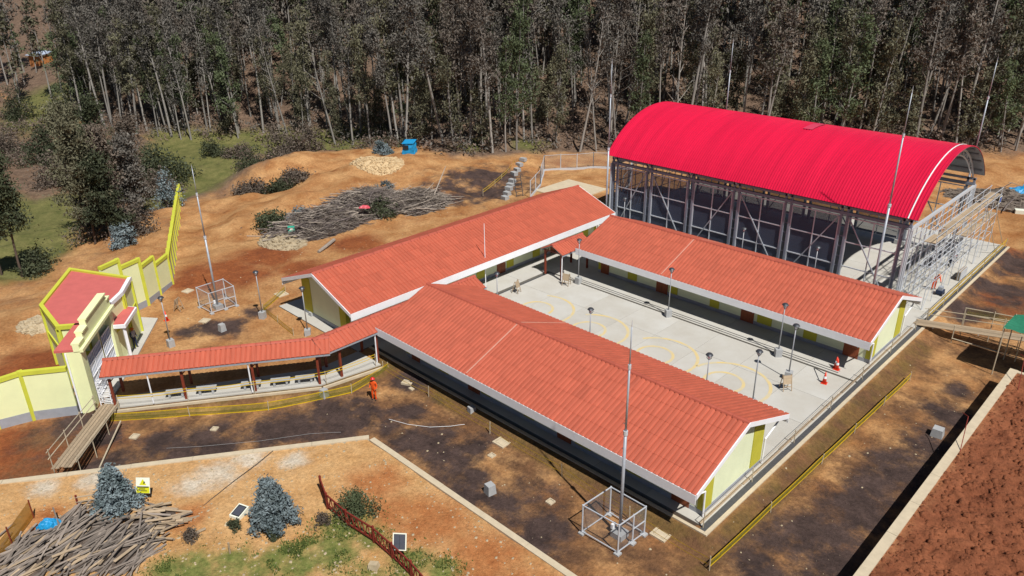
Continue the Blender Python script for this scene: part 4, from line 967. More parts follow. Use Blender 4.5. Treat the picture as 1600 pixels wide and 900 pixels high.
def warn(r, slab):
    s = slab(-.36, .36, -.42, -.06, -.006, -.001); s.part('yellow_field', M['signy'], r, local=True)
    T = Matrix.Rotation(R(-20), 4, 'X')
    def Q(x, z, y): return tuple(T @ Vector((x, y, z)) + Vector((0, 0, .86*.5+.55)))
    MB().add([Q(-.2,.02,-.004),Q(.2,.02,-.004),Q(0,.36,-.004)], [(0,1,2)]).part('warning_triangle', M['signy'], r, local=True)
    MB().add([Q(.02,.08,-.008),Q(.1,.1,-.008),Q(.13,.2,-.008),Q(.06,.24,-.008)], [(0,1,2,3)]).part('pictogram', M['ink'], r, local=True)
    slab(-.32, .32, -.12, -.05, -.011, -.007).part('lettering_bar', M['ink'], r, local=True)
    for z, a, b in ((-.22, -.2, .14), (-.32, -.12, .24)):
        for i in range(6): slab(a+(b-a)*i/6, a+(b-a)*(i+.75)/6, z, z+.06, -.011, -.007).part('lettering', M['ink'], r, local=True)
board('warning_sign', 'white and yellow triangular hazard sign on a post beside a silver blue sapling', 'sign', (9.55,-20.25,TZ), .76, .86, R(42), R(-20), None, M['signw'], True, warn)
board('sign_board', 'small turquoise sign board at the edge of the brushwood heap', 'sign', (-24.6,8.8,-.45), .75, .8, R(45), R(-5), None, M['signt'], True, lambda r, slab: slab(-.2, .2, -.1, .2, -.006, -.001).part('pictogram', M['signw'], r, local=True))
r = root('utility_box', 'white utility box with dark tilted top beside a silver blue sapling', 'box', (14.4,-17.3,TZ), None, .35)
MB().add([(-.33,-.4,-.1),(.33,-.4,-.1),(.33,.4,-.1),(-.33,.4,-.1),(-.33,-.4,.22),(.33,-.4,.22),(.33,.4,.4),(-.33,.4,.4)], [(3,2,1,0),(4,5,6,7),(0,1,5,4),(1,2,6,5),(2,3,7,6),(3,0,4,7)]).part('case', M['signw'], r, local=True)
MB().add([(-.27,-.33,.241),(.27,-.33,.241),(.27,.33,.39),(-.27,.33,.39)], [(0,1,2,3)]).part('rim', M['black'], r, local=True)
MB().add([(-.22,-.28,.258),(.22,-.28,.258),(.22,.28,.385),(-.22,.28,.385)], [(0,1,2,3)]).part('screen', M['screen'], r, local=True)
MB().box(-.25, .3, -.16, .16, -.05, .03).thing('flat_stone', 'flat pale slab lying on sand beside the white utility box', 'stone', M['stone'], (14.7,-18.0,TZ+.02), local=True, rz=.8)
MB().add([(-.25,-.2,-.1),(.3,-.22,-.1),(.28,.25,-.1),(-.3,.2,-.1),(-.2,-.15,.3),(.22,-.16,.34),(.2,.18,.3),(-.22,.15,.26)], [(3,2,1,0),(4,5,6,7),(0,1,5,4),(1,2,6,5),(2,3,7,6),(3,0,4,7)]).thing('boulder', 'squarish tan boulder below the red railing', 'stone', M['stone'], (22.6,-14.6,TZ), local=True, rz=.5)
MB().tube([(16.7,-19.0,TZ-.1),(16.75,-19.0,TZ+.75)], .05, 7).thing('stake', 'pale wooden stake standing in short grass', 'stake', M['plank_l'], (16.7,-19.0,TZ))
# thin hose on site floor
def cable(name, lab, pts, r_, mt):
    P = []
    for i in range(len(pts)-1):
        for t in np.linspace(0, 1, 6)[:-1]:
            a, b = Vector(pts[i]), Vector(pts[i+1]); P.append(a.lerp(b, t)+Vector((0, 0, .02)))
    P.append(Vector(pts[-1])); MB().tube(P, r_, 5).thing(name, lab, 'hose', M[mt], pts[0])
cable('hose', 'thin white hose curving over dark stained earth', [(11.2,-5.2,-.46),(12.6,-4.7,-.46),(13.9,-3.9,-.46),(14.8,-2.9,-.46),(15.3,-2.1,-.46)], .013, 'white')
cable('hose', 'thin grey cable loop on dark earth below the walkway', [(3.6,-16.9,-.46),(5.0,-15.3,-.46),(7.2,-12.4,-.46),(8.8,-9.8,-.46),(10.2,-8.3,-.4)], .008, 'block')
cable('hose', 'thin dark cable trailing over the sandy terrace', [(10.6,-13.2,TZ+.03),(11.1,-14.6,TZ+.03),(11.6,-16.3,TZ+.03),(12.3,-18.3,TZ+.03)], .018, 'lampdark')

# ------------------------------------------------------------ plank heap, brushwood heap
def heapz(x, y, L): return max([0]+[h_*max(0, 1-math.hypot((x-cx)/rx, (y-cy)/ry)**2) for cx, cy, rx, ry, h_ in L])
PH = [(10.2,-24.2,2.4,2.2,.7),(12.4,-22.5,1.9,1.9,.55),(11.6,-20.6,1.5,1.2,.45),(9.8,-26.3,1.8,1.8,.5)]
plm = [MB().box(-a/2, a/2, -b/2, b/2, -c/2, c/2).mesh('plank', M[mn]) for a, b, c, mn in ((2.3,.085,.045,'plank'),(1.8,.11,.035,'plank'),(2.8,.07,.05,'plank'),(1.3,.15,.03,'plank_l'),(.85,.18,.025,'plank_l'),(2.1,.1,.04,'plank_l'))]
plg = 'planks of the timber heap on the sandy terrace'
cnt = 0
while cnt < 285:
    x = rnd.uniform(7.0, 15.2); y = rnd.uniform(-27.8, -19.0); h_ = heapz(x, y, PH)
    if h_ < .02 and rnd.random() < .95: continue
    cnt += 1; u = rnd.random()
    o = bpy.data.objects.new('plank', plm[rnd.choice((0,0,1,2,0,2,1,3,5)) if y < -21.3 else rnd.choice((3,4,4,5,1,3))]); link(o)
    base = R(112) if y < -21.3 else R(48); o.location = (x, y, TZ + h_*rnd.uniform(.55, 1.05) + .04)
    o.rotation_euler = (rnd.uniform(-.35, .35), rnd.uniform(-.16, .16), base + rnd.gauss(0, .36))
    tag(o, 'weathered timber plank lying in the loose heap below the hazard sign', 'plank', plg)
V = []; hm = MB(); n = 34
for j in range(n):
    for i in range(n):
        x = 6.8 + 8.6*i/(n-1); y = -28.2 + 9.4*j/(n-1); V.append((x, y, TZ-.12+heapz(x, y, PH)*.72 + .05*rnd.random()))
hm.add(V, [(j*n+i, j*n+i+1, (j+1)*n+i+1, (j+1)*n+i) for j in range(n-1) for i in range(n-1)])
ho = hm.struct('splintered_wood_debris', mat('splintered_wood', hx('#574b42'), .4, 9, .95, .9, 18), 'stuff'); tag(ho, 'splintered wood debris filling the timber heap', 'wood debris')
# crumpled blue sheet in the heap
def crumple(name, lab, c, rx, ry, h_, mt, n=14, seed=1, cat='tarpaulin'):
    V = []; rg = random.Random(seed)
    for j in range(n):
        for i in range(n):
            u, v = 2*i/(n-1)-1, 2*j/(n-1)-1; d = max(abs(u), abs(v)); z = h_*(1-d**2.5)+rg.uniform(-.09, .09)*h_*1.6
            V.append((u*rx*(1+rg.uniform(-.1, .1)), v*ry*(1+rg.uniform(-.1, .1)), max(z, -.05)))
    return MB().add(V, [(j*n+i, j*n+i+1, (j+1)*n+i+1, (j+1)*n+i) for j in range(n-1) for i in range(n-1)]).thing(name, lab, cat, M[mt], c, local=True, rz=rg.random())
crumple('blue_sheet', 'crumpled bright blue plastic sheet on the timber heap', (8.35,-24.7,TZ+.35), .5, .35, .35, 'blue')
m = MB(); m.box(-.7, .7, -.03, .03, .05, .75)
r = root('pallet', 'broken timber pallet frame leaning against a silver blue sapling', 'pallet', (8.0,-22.5,TZ), None, .9)
for z in (.1, .4, .7): MB().bar((-.8, 0, z), (.9, .1, z+.08), .1, .03).part('board', M['plank_l'], r, local=True)
for x in (-.75, .8): MB().bar((x, .05, -.05), (x+.05, 0, .85), .08).part('upright', M['redrail'], r, local=True)

H0 = heights(*np.meshgrid(np.arange(25)*.7-34, np.arange(40)*.7+4))
LH = [(-25.5,13,4.0,6,1.8),(-26.3,20,4.4,6,2.2),(-23.6,25.5,3.6,4.2,1.6),(-26.6,9.6,2.6,2.8,1.0)]
def lz(x, y): return H(x, y) + heapz(x, y, LH)
lgm = []
for q in range(7):
    L_ = rnd.uniform(2.0, 4.6); rr_ = rnd.uniform(.03, .075); b1 = rnd.uniform(-.2, .2)
    lgm.append(MB().tube([(-L_/2,0,0),(-L_/6,b1,.05),(L_/5,b1*.5,.0),(L_/2,-b1,.08)], [rr_, rr_*.9, rr_*.75, rr_*.4], 6).mesh('branch', M['log'] if q < 4 else M['log_l']))
cnt = 0
while cnt < 290:
    x = rnd.uniform(-31, -18.5); y = rnd.uniform(6, 30); h_ = heapz(x, y, LH)
    if h_ < .1: continue
    cnt += 1
    pale = y > 22 or rnd.random() < .2
    o = bpy.data.objects.new('branch', lgm[rnd.randrange(4, 7) if pale else rnd.randrange(0, 5)]); link(o)
    o.location = (x, y, H(x, y)+h_*rnd.uniform(.6, 1.05)+.06); o.rotation_euler = (rnd.uniform(-.5, .5), rnd.uniform(-.28, .28), R(62)+rnd.gauss(0, .55))
    tag(o, 'cut branch lying in the large brushwood heap behind the side block', 'branch', 'cut branches of the brushwood heap')
V = []; n = 44
for j in range(n):
    for i in range(n):
        x = -33 + 15.5*i/(n-1); y = 4.5 + 26.5*j/(n-1); V.append((x, y, H(x, y) - .15 + heapz(x, y, LH)*.8 + .12*rnd.random()))
o = MB().add(V, [(j*n+i, j*n+i+1, (j+1)*n+i+1, (j+1)*n+i) for j in range(n-1) for i in range(n-1)]).struct('brushwood_litter', mat('dry_brushwood_litter', hx('#4c423d'), .4, 5, .95, .9, 9), 'stuff')
tag(o, 'dry grey brown brushwood litter under the cut branches', 'brushwood')
rgt = np.random.default_rng(5); TV = []; TF = []
while len(TF) < 9000:
    x, y = rgt.uniform(-31.5, -18.3), rgt.uniform(5.5, 30.5); h_ = heapz(x, y, LH)
    if h_ < .06: continue
    c = np.array([x, y, H0[int((y-4)/.7) % 40, int((x+34)/.7) % 25] + h_*rgt.uniform(.75, 1.12)]); a = R(60)+rgt.normal(0, .7); d = np.array([math.cos(a), math.sin(a), rgt.normal(0, .3)])*rgt.uniform(.25, .9); w_ = np.array([-math.sin(a), math.cos(a), rgt.normal(0, .6)])*rgt.uniform(.012, .03)
    o_ = len(TV); TV += [c-d-w_, c-d+w_, c+d+w_*.4, c+d-w_*.4]; TF.append((o_, o_+1, o_+2, o_+3))
to = link(bpy.data.objects.new('brush_twigs', mesh_arrays('brush_twigs', np.array(TV), np.array(TF), [M['log'], M['log_l'], M['leaf_brown']], rgt.integers(0, 3, len(TF))))); to['kind'] = 'stuff'; tag(to, 'thin dry twigs tangled over the brushwood heap', 'twigs')
MB().tube([(-20.3,11.3,-.3),(-19.2,9.6,-.25),(-18.6,8.3,-.35)], [.2, .19, .16], 8).thing('tree_trunk_section', 'pale sawn trunk section lying at the foot of the brushwood heap', 'log', M['log_l'], (-19.3,9.8,-.5))
MB().tube([(-22.5,27.2,.6),(-23.2,29.0,2.2),(-23.6,30.2,3.4)], [.09, .07, .04], 6).thing('bare_limb', 'long bare pale limb sticking up from the brushwood heap', 'branch', M['log_l'], (-22.5,27.2,.5))
# rubble heap, pale spoil, stones
def rubble(name, lab, c, rx, ry, h_, nst, mt, size=.18, kind='stuff'):
    rg = np.random.default_rng(int(abs(c[0]*13)+abs(c[1])*7)); V = []; Fq = []
    A_ = rg.random(nst)*6.283; Q_ = np.sqrt(rg.random(nst)); X_s = c[0]+np.cos(A_)*Q_*rx; Y_s = c[1]+np.sin(A_)*Q_*ry; Z_s = heights(X_s, Y_s)+h_*(1-Q_*Q_)-.03
    for x, y, z in zip(X_s, Y_s, Z_s):
        s = size*rg.uniform(.4, 1.5); o_ = len(V)
        for sx, sy, sz in ((-1,-1,-1),(1,-1,-1),(1,1,-1),(-1,1,-1),(-1,-1,1),(1,-1,1),(1,1,1),(-1,1,1)): V.append((x+sx*s*rg.uniform(.5,1), y+sy*s*rg.uniform(.5,1), z+sz*s*rg.uniform(.3,.8)))
        Fq += [tuple(o_+i for i in f) for f in ((3,2,1,0),(4,5,6,7),(0,1,5,4),(1,2,6,5),(2,3,7,6),(3,0,4,7))]
    n = 16
    b = len(V)
    for j in range(n):
        for i in range(n):
            u, v = 2*i/(n-1)-1, 2*j/(n-1)-1; q2 = u*u+v*v; x, y = c[0]+u*rx*1.02, c[1]+v*ry*1.02; V.append((x, y, H(x, y)+h_*max(0, 1-q2)-(.02 if q2 < 1 else .3)))
    Fq += [(b+j*n+i, b+j*n+i+1, b+(j+1)*n+i+1, b+(j+1)*n+i) for j in range(n-1) for i in range(n-1)]
    o = MB().add(V, Fq).struct(name, M[mt], kind); return tag(o, lab, 'rubble')
rubble('gravel_heap', 'heap of pale broken stone on the orange earth mound', (-39.3, 31.0), 4.2, 3.4, 1.0, 900, 'gravelp', .16)
rubble('rubble_edge', 'pale rubble and clods along the foot of the brushwood heap', (-24.6, 7.5), 3.4, 2.2, .5, 300, 'stone', .2)
rubble('rubble_pile', 'small pile of pale rubble on earth left of the gatehouse', (-22.3, -17.2), 1.8, 1.4, .35, 150, 'stone', .16)
M['rub'] = mat('mixed_dark_rubble', hx('#8f8274'), .2, 1.3, .95, col2=hx('#3a302a'))
# rubbish behind the hall
rubble('rubbish_heap', 'long heap of dark rubble and rubbish behind the hall end', (30.5, 70.5), 9, 4.2, 1.0, 1500, 'rub', .16)
crumple('blue_sheet', 'large crumpled blue tarpaulin on the rubbish heap behind the hall', (31.5, 74.5, 1.3), 3.6, 2.0, 1.0, 'blue', 18, 3)
MB().box(-.5, .5, -.4, .4, 0, .5).thing('white_bag', 'small yellowish bag dumped below the rubbish heap behind the hall', 'bag', M['signw'], (30.8, 66.6, H(30.8, 66.6)), local=True, rz=.4)
for i in range(22):
    x, y = rnd.uniform(24, 35), rnd.uniform(67, 76); o = bpy.data.objects.new('branch', lgm[rnd.randrange(7)]); link(o); o.location = (x, y, H(x, y)+rnd.uniform(.3, 1.1)); o.rotation_euler = (rnd.uniform(-.3, .3), rnd.uniform(-.3, .3), rnd.random()*3)
    tag(o, 'broken timber lying on the rubbish heap behind the hall', 'branch', 'timber on the rubbish heap')
# blue tarpaulin tent on the mound
bt = root('tarpaulin_hut', 'bright blue tarpaulin privy tent on the earth mound at the wood edge', 'tent', (-40.3, 37.6, H(-40.3, 37.6)), None, R(35))
tw = MB(); rgb_ = random.Random(4); nS, nZ = 24, 6
for j in range(nZ):
    for i in range(nS):
        t = i/nS*4; sd_, f_ = int(t), t-int(t); cx_, cy_ = ((-1+2*f_, -1), (1, -1+2*f_), (1-2*f_, 1), (-1, 1-2*f_))[sd_]
        k_ = .95*(1.12-.16*j/(nZ-1)) + rgb_.uniform(-.07, .07); tw.v.append((cx_*k_, cy_*k_, -.15+1.95*j/(nZ-1)))
tw.f = [(j*nS+i, j*nS+(i+1) % nS, (j+1)*nS+(i+1) % nS, (j+1)*nS+i) for j in range(nZ-1) for i in range(nS)]; tw.m = [0]*len(tw.f)
tw.part('tarpaulin_walls', M['blue'], bt, local=True)
MB().add([(-1.05,-1.05,1.7),(1.05,-1.05,1.78),(1.05,1.05,2.0),(-1.05,1.05,1.95),(-.9,-.9,1.76),(.9,-.9,1.85),(.9,.9,2.08),(-.9,.9,2.02)], [(3,2,1,0),(4,5,6,7),(0,1,5,4),(1,2,6,5),(2,3,7,6),(3,0,4,7)]).part('tarpaulin_roof', M['blue'], bt, local=True)
bt.scale = (.85,)*3
MB().box(-.8, .15, -1.12, -1.0, .75, 1.45).part('opening_shade', M['black'], bt, local=True)  # solid black box, shade inside the tent mouth given as colour
# stacked pavers
for i, (x, y) in enumerate([(-26.6,47.2),(-25.7,45.5),(-24.6,43.9),(-23.7,42.4),(-22.4,40.7),(-21.0,38.9),(-19.8,37.4),(-18.4,35.7),(-17.4,34.3)]):
    r = root('paver_stack', ('first', 'second', 'third', 'fourth', 'fifth', 'sixth', 'seventh', 'eighth', 'ninth')[i] + ' low stack of grey pavers beside the wire pen, counting from the wood', 'pavers', (x, y, H(x, y)), 'stacked pavers', rnd.uniform(-.2, .2))
    for k_ in range(3): MB().box(-.45+rnd.uniform(-.06,.06), .45, -.32, .32+rnd.uniform(-.05,.05), -.04+k_*.16, .11+k_*.16).part('paver', M['block'], r, local=True)
# wire pen
pen = root('wire_pen', 'galvanised wire mesh pen beside the hall with open ladder frames', 'pen', (-15.5,37,-.5))
pp = [(-15.4,36.8),(-18.0,41.5),(-22.9,47.6),(-18.0,52.4),(-13.6,55.6),(-9.6,49.5),(-8.2,46.2)]
for (ax, ay), (bx, by) in zip(pp[:-1], pp[1:]):
    L_ = math.hypot(bx-ax, by-ay); n = max(1, round(L_/2.6))
    for i in range(n+1):
        x, y = ax+(bx-ax)*i/n, ay+(by-ay)*i/n; z = H(x, y); MB().tube([(x, y, z-.1), (x, y, z+2.3)], .06, 6).part('post', M['galv_w'], pen)
        if i < n:
            x2, y2 = ax+(bx-ax)*(i+1)/n, ay+(by-ay)*(i+1)/n; z2 = H(x2, y2); m = MB()
            m.bar((x, y, z+.12), (x2, y2, z2+.12), .16, .3); m.bar((x, y, z+2.2), (x2, y2, z2+2.2), .05); f_ = m.part('panel_frame', M['galv_w'], pen)
            MB().add([(x, y, z+.2), (x2, y2, z2+.2), (x2, y2, z2+2.2), (x, y, z+2.2)], [(0,1,2,3)]).part('wire_mesh', M['gauze'], f_)
MB().box(-17, -10.5, 39.3, 46.0, -.7, -.36).thing('concrete_pad', 'pale concrete pad inside the wire pen', 'slab', M['kerb'], (-13.5, 42.5, -.6))
for lab, (x, y), rz in (('dark steel ladder frame leaning inside the wire pen', (-9.4, 46.5), .6), ('dark steel ladder frame leaning by the paver stacks', (-16.8, 36.4), 1.2)):
    r = root('ladder_frame', lab, 'ladder', (x, y, H(x, y)), 'dark ladder frames', rz)
    for s in (-.45, .45): MB().bar((s, 0, -.05), (s, .9, 2.5), .07).part('stile', M['lampdark'], r, local=True)
    for k_ in range(6): MB().bar((-.45, .08+k_*.15, .15+k_*.42), (.45, .08+k_*.15, .15+k_*.42), .06).part('rung', M['lampdark'], r, local=True)
# far hut in the clearing
HX, HY = -190.5, 32.0
hz = H(HX, HY); r = root('far_hut', 'small earth walled hut with pale blue metal roof in the far clearing', 'hut', (HX, HY, hz), None, .3)
MB().box(-2.4, 2.4, -1.8, 1.8, -1.0, 2.3).part('wall', mat('adobe_wall', hx('#b0703c'), .15, 1, .95), r, local=True)
MB().add([(-2.9,-2.3,2.1),(2.9,-2.3,2.1),(2.9,2.3,2.9),(-2.9,2.3,2.9),(-2.9,-2.3,2.2),(2.9,-2.3,2.2),(2.9,2.3,3.0),(-2.9,2.3,3.0)], [(3,2,1,0),(4,5,6,7),(0,1,5,4),(1,2,6,5),(2,3,7,6),(3,0,4,7)]).part('roof', mat('pale_blue_roof_sheet', hx('#b9c4d8'), .15, 1, .4), r, local=True)
MB().box(-.4, .4, -1.83, -1.79, -.9, 1.4).part('door', M['door'], r, local=True)

# thin rods on the retaining wall, rack by the gate, red scrap in the brushwood
for lab, a, b, c in (('thin bent steel rod hooked over the red earth retaining wall beside the concrete block', (40.0, 14.6, 1.0), (39.6, 16.6, 2.3), (39.2, 17.0, 2.2)), ('thin leaning steel rod at the end of the red earth retaining wall', (40.6, 24.6, 1.0), (40.2, 26.4, 2.6), (39.9, 26.6, 2.6))):
    MB().tube([a, b, c], .025, 5).thing('steel_rod', lab, 'rod', M['redrail'], a)
r = root('white_rack', 'white metal rack standing between the entrance portal and the walkway post', 'rack', (-3.7,-17.75,0), None, R(56))
for x in (-.35, .35):
    for y in (-.22, .22): MB().bar((x, y, .002), (x, y, 1.9), .05).part('upright', M['white'], r, local=True)
for z in (.3, .7, 1.1, 1.5, 1.85):
    m = MB()
    for y in (-.22, 0, .22): m.bar((-.35, y, z), (.35, y, z), .035)
    m.bar((-.35, -.22, z), (-.35, .22, z), .035); m.bar((.35, -.22, z), (.35, .22, z), .035); m.part('shelf', M['white'], r, local=True)
crumple('red_scrap', 'scrap of pinkish red plastic lying on the brushwood heap', (-22.8, 17.2, H(-22.8, 17.2)+1.55), .6, .3, .3, 'scrapred', 8, 9, 'scrap')
# ------------------------------------------------------------ people
def person(label, loc, rz, J, E_, zones, extras=(), scale=1.0):
    """J: name->(x,y,z,r) ; zones: function(co)->material index"""
    names = list(J); me = bpy.data.meshes.new('person'); me.from_pydata([J[n][:3] for n in names], [(names.index(a), names.index(b)) for a, b in E_], [])
    o = bpy.data.objects.new('person', me); link(o)
    md = o.modifiers.new('skin', 'SKIN'); md.use_smooth_shade = True
    for i, n in enumerate(names):
        sv = me.skin_vertices[0].data[i]; r_ = J[n][3]; sv.radius = (r_, r_) if not isinstance(r_, tuple) else r_
        sv.use_root = (n == 'pelvis')
    sd = o.modifiers.new('sub', 'SUBSURF'); sd.levels = 2; sd.render_levels = 2
    bpy.context.view_layer.update(); dg = bpy.context.evaluated_depsgraph_get()
    nm = bpy.data.meshes.new_from_object(o.evaluated_get(dg)); o.modifiers.clear(); o.data = nm; nm.name = 'person'
    mats, fn = zones; nm.materials.clear()
    for m in mats: nm.materials.append(m)
    for p in nm.polygons: p.material_index = fn(p.center); p.use_smooth = True
    o.location = loc; o.rotation_euler.z = rz; o.scale = (scale,)*3; tag(o, label, 'person')
    for nme, mb, mt in extras: mb.part(nme, mt, o, local=True, smooth=True)
    return o
EDG = [('pelvis','spine'),('spine','chest'),('chest','neck'),('neck','head'),('head','crown')]
for s in 'lr': EDG += [('chest','sh'+s),('sh'+s,'el'+s),('el'+s,'wr'+s),('wr'+s,'ha'+s),('pelvis','hi'+s),('hi'+s,'kn'+s),('kn'+s,'an'+s),('an'+s,'to'+s)]
def stand():
    J = {'pelvis':(0,0,.95,.13),'spine':(0,0,1.15,.13),'chest':(0,-.01,1.36,.155),'neck':(0,0,1.5,.055),'head':(0,.015,1.59,.09),'crown':(0,.01,1.68,.08)}
    for s, k_ in (('l',-1),('r',1)):
        J.update({'sh'+s:(k_*.2,0,1.41,.065),'el'+s:(k_*.27,-.03,1.14,.05),'wr'+s:(k_*.25,.1,.95,.036),'ha'+s:(k_*.22,.16,.9,.042),'hi'+s:(k_*.1,0,.88,.095),'kn'+s:(k_*.12,.02,.5,.072),'an'+s:(k_*.13,-.01,.1,.052),'to'+s:(k_*.15,.12,.05,.042)})
    return J
def hat(c, r_=.13):
    m = MB(); x, y, z = c; m.tube([(x,y,z),(x,y,z+.02),(x,y,z+.021),(x,y,z+.08),(x,y,z+.13)], [r_*1.25, r_*1.25, r_, r_*.85, r_*.3], 12); return m
def zn_orange(c):
    if c.z < .12: return 2
    if c.z > 1.5: return 1
    if abs(c.x) > .19 and c.z < .98 and c.y > .06: return 1
    return 0
person('worker in orange overalls and red hard hat standing on the dark earth before the walkway', (8.5,-4.4,-.5), R(200), stand(), EDG, ([M['orange'], M['skin'], M['boots']], zn_orange), [('hard_hat', hat((0,.01,1.66)), M['helmet'])], 1.03)
J = stand()
J.update({'pelvis':(0,-.1,.5,.14),'spine':(0,.06,.68,.13),'chest':(0,.26,.85,.155),'neck':(0,.36,.95,.055),'head':(0,.42,1.02,.09),'crown':(0,.43,1.1,.08)})
for s, k_ in (('l',-1),('r',1)):
    J.update({'sh'+s:(k_*.19,.28,.9,.065),'el'+s:(k_*.24,.48,.66,.05),'wr'+s:(k_*.16,.66,.52,.036),'ha'+s:(k_*.13,.74,.5,.042),'hi'+s:(k_*.1,-.08,.46,.095),'kn'+s:(k_*.17,.28,.48,.072),'an'+s:(k_*.16,.06,.1,.052),'to'+s:(k_*.18,.2,.05,.042)})
def zn_crouch(c):
    if c.z < .12: return 2
    if c.z > .95 and c.y > .3: return 1
    if c.y > .6: return 1
    return 0
person('worker in grey and red work clothes crouching beside the scaffold', (29.6,47.2,0), R(250), J, EDG, ([M['grey_cl'], M['skin'], M['boots'], M['navy']], lambda c: 2 if c.z < .12 else (1 if c.z > .95 and c.y > .3 else (1 if c.y > .6 else (0 if c.z > .62 else 3)))), [('hard_hat', hat((0,.43,1.08)), M['helmet'])])
J2 = {k_: v for k_, v in stand().items()}
J2.update({'spine':(0,.08,1.12,.13),'chest':(0,.24,1.28,.155),'neck':(0,.33,1.38,.055),'head':(0,.4,1.44,.09),'crown':(0,.42,1.53,.08)})
for s, k_ in (('l',-1),('r',1)): J2.update({'sh'+s:(k_*.2,.25,1.31,.065),'el'+s:(k_*.26,.36,1.04,.05),'wr'+s:(k_*.2,.52,.9,.036),'ha'+s:(k_*.17,.58,.86,.042)})
person('worker in bright orange overalls bending over a compressor by the scaffold', (30.45,40.3,0), R(230), J2, EDG, ([M['orange'], M['skin'], M['boots']], lambda c: 2 if c.z < .12 else (1 if (c.z > 1.4 and c.y > .28) or (c.z < .95 and c.y > .48) else 0)), [('hard_hat', hat((0,.42,1.5)), M['helmet_o'])])
person('worker in dark clothes and orange hard hat standing under the gatehouse canopy', (-11.3,-13.0,-.38), R(-60), stand(), EDG, ([M['navy'], M['skin'], M['grey_cl'], M['boots']], lambda c: 3 if c.z < .12 else (1 if c.z > 1.5 else (2 if c.z > 1.0 and abs(c.x) < .2 else 0))), [('hard_hat', hat((0,.01,1.66)), M['helmet_o'])])

# ------------------------------------------------------------ vegetation
def leaves(C, rad, n, size, rg, flat=.75, droop=0.0, aspect=.5):
    C = np.asarray(C, float); k_ = len(C); P = np.repeat(C, n, 0) + rg.normal(size=(k_*n, 3)) * np.repeat(np.asarray(rad), n)[:, None] * np.array([.55, .55, .55*flat])
    a = rg.normal(size=(k_*n, 3)); a[:, 2] -= droop; a /= np.linalg.norm(a, axis=1)[:, None]
    b = np.cross(a, rg.normal(size=(k_*n, 3))); b /= np.linalg.norm(b, axis=1)[:, None] + 1e-9
    s = size * rg.uniform(.6, 1.35, (k_*n, 1)); a = a*s; b = b*s*aspect
    V = np.stack([P-a, P+b*.9, P+a, P-b*.9], 1).reshape(-1, 3)
    return V, np.arange(k_*n*4).reshape(-1, 4)
def tubes(lines_, n=5):
    m = MB()
    for pts, rr_ in lines_: m.tube(pts, rr_, n, cap=False)
    return m
def euc(seed, h, crown0, nb, clumps, nl, lsize, spread, dead=0.0):
    rg = np.random.default_rng(seed); L_ = []; C = []; Rr = []
    lx, ly = rg.normal(0, .035, 2)
    pts = []; 
    for i in range(8):
        t = i/7; pts.append((lx*h*t + math.sin(t*5+seed)*.16, ly*h*t + math.cos(t*4+seed)*.16, h*t))
    r0 = .0085*h+.025
    L_.append((pts, [r0*(1-.82*i/7) for i in range(8)]))
    def at(t):
        i = min(6, int(t*7)); f_ = t*7-i; return np.array(pts[i])*(1-f_)+np.array(pts[i+1])*f_
    for b in range(nb):
        t = crown0 + (1-crown0)*(b+rg.random())/nb*.97; p = at(t); a = rg.random()*6.283; ln = spread*(1.15-t*.75)*rg.uniform(.6, 1.3)
        el = rg.uniform(.5, 1.1); q = p + np.array([math.cos(a)*math.cos(el), math.sin(a)*math.cos(el), math.sin(el)])*ln; mid = (p+q)/2 + rg.normal(0, .12, 3)
        L_.append(([tuple(p), tuple(mid), tuple(q)], [r0*.34*(1.1-t*.6), r0*.22, r0*.08]))
        if rg.random() < dead: continue
        for c in range(clumps):
            u = rg.uniform(.35, 1.1); C.append(p + (q-p)*u + rg.normal(0, .35, 3)); Rr.append(rg.uniform(.55, 1.15)*spread/3)
    C.append(np.array(pts[-1])); Rr.append(.8)
    V, Fq = leaves(C, Rr, nl, lsize, rg, .85, .6, .42)
    return tubes(L_, 6), V, Fq
protos = []
specs = [(1, 21, .38, 20, 4, 30, .22, 2.6), (2, 18, .32, 18, 4, 30, .21, 2.4), (3, 23, .45, 18, 4, 28, .22, 2.6), (4, 16, .22, 18, 4, 30, .21, 2.3), (5, 20, .6, 11, 3, 28, .21, 2.2), (6, 14, .12, 18, 4, 30, .2, 2.2), (7, 24, .55, 15, 3, 30, .22, 2.8), (8, 19, .3, 18, 1, 12, .2, 3.0), (9, 17, .35, 16, 2, 24, .2, 2.3), (10, 9, .06, 18, 4, 30, .2, 2.0)]
TLAB = 'slender grey trunked eucalyptus standing in the wood behind the site'
for i, sp in enumerate(specs):
    tb, V, Fq = euc(*sp, dead=.25 if i in (4, 7) else .05)
    tm = tb.mesh('trunk', M['trunk'], True); cm_ = mesh_arrays('crown', V, Fq, [M['leaf_e'][(1, 0, 3, 2, 1, 0, 3, 1, 3, 0)[i]]])
    protos.append((tm, cm_, sp[1]))
cam_R = cam.rotation_euler.to_matrix(); cam_p = cam.location.copy()
def pix(x, y, z):
    q = cam_R.transposed() @ (Vector((x, y, z)) - cam_p)
    if q.z > -1: return None
    return 800 + 1190.08*q.x/-q.z, 450 - 1190.08*q.y/-q.z, -q.z
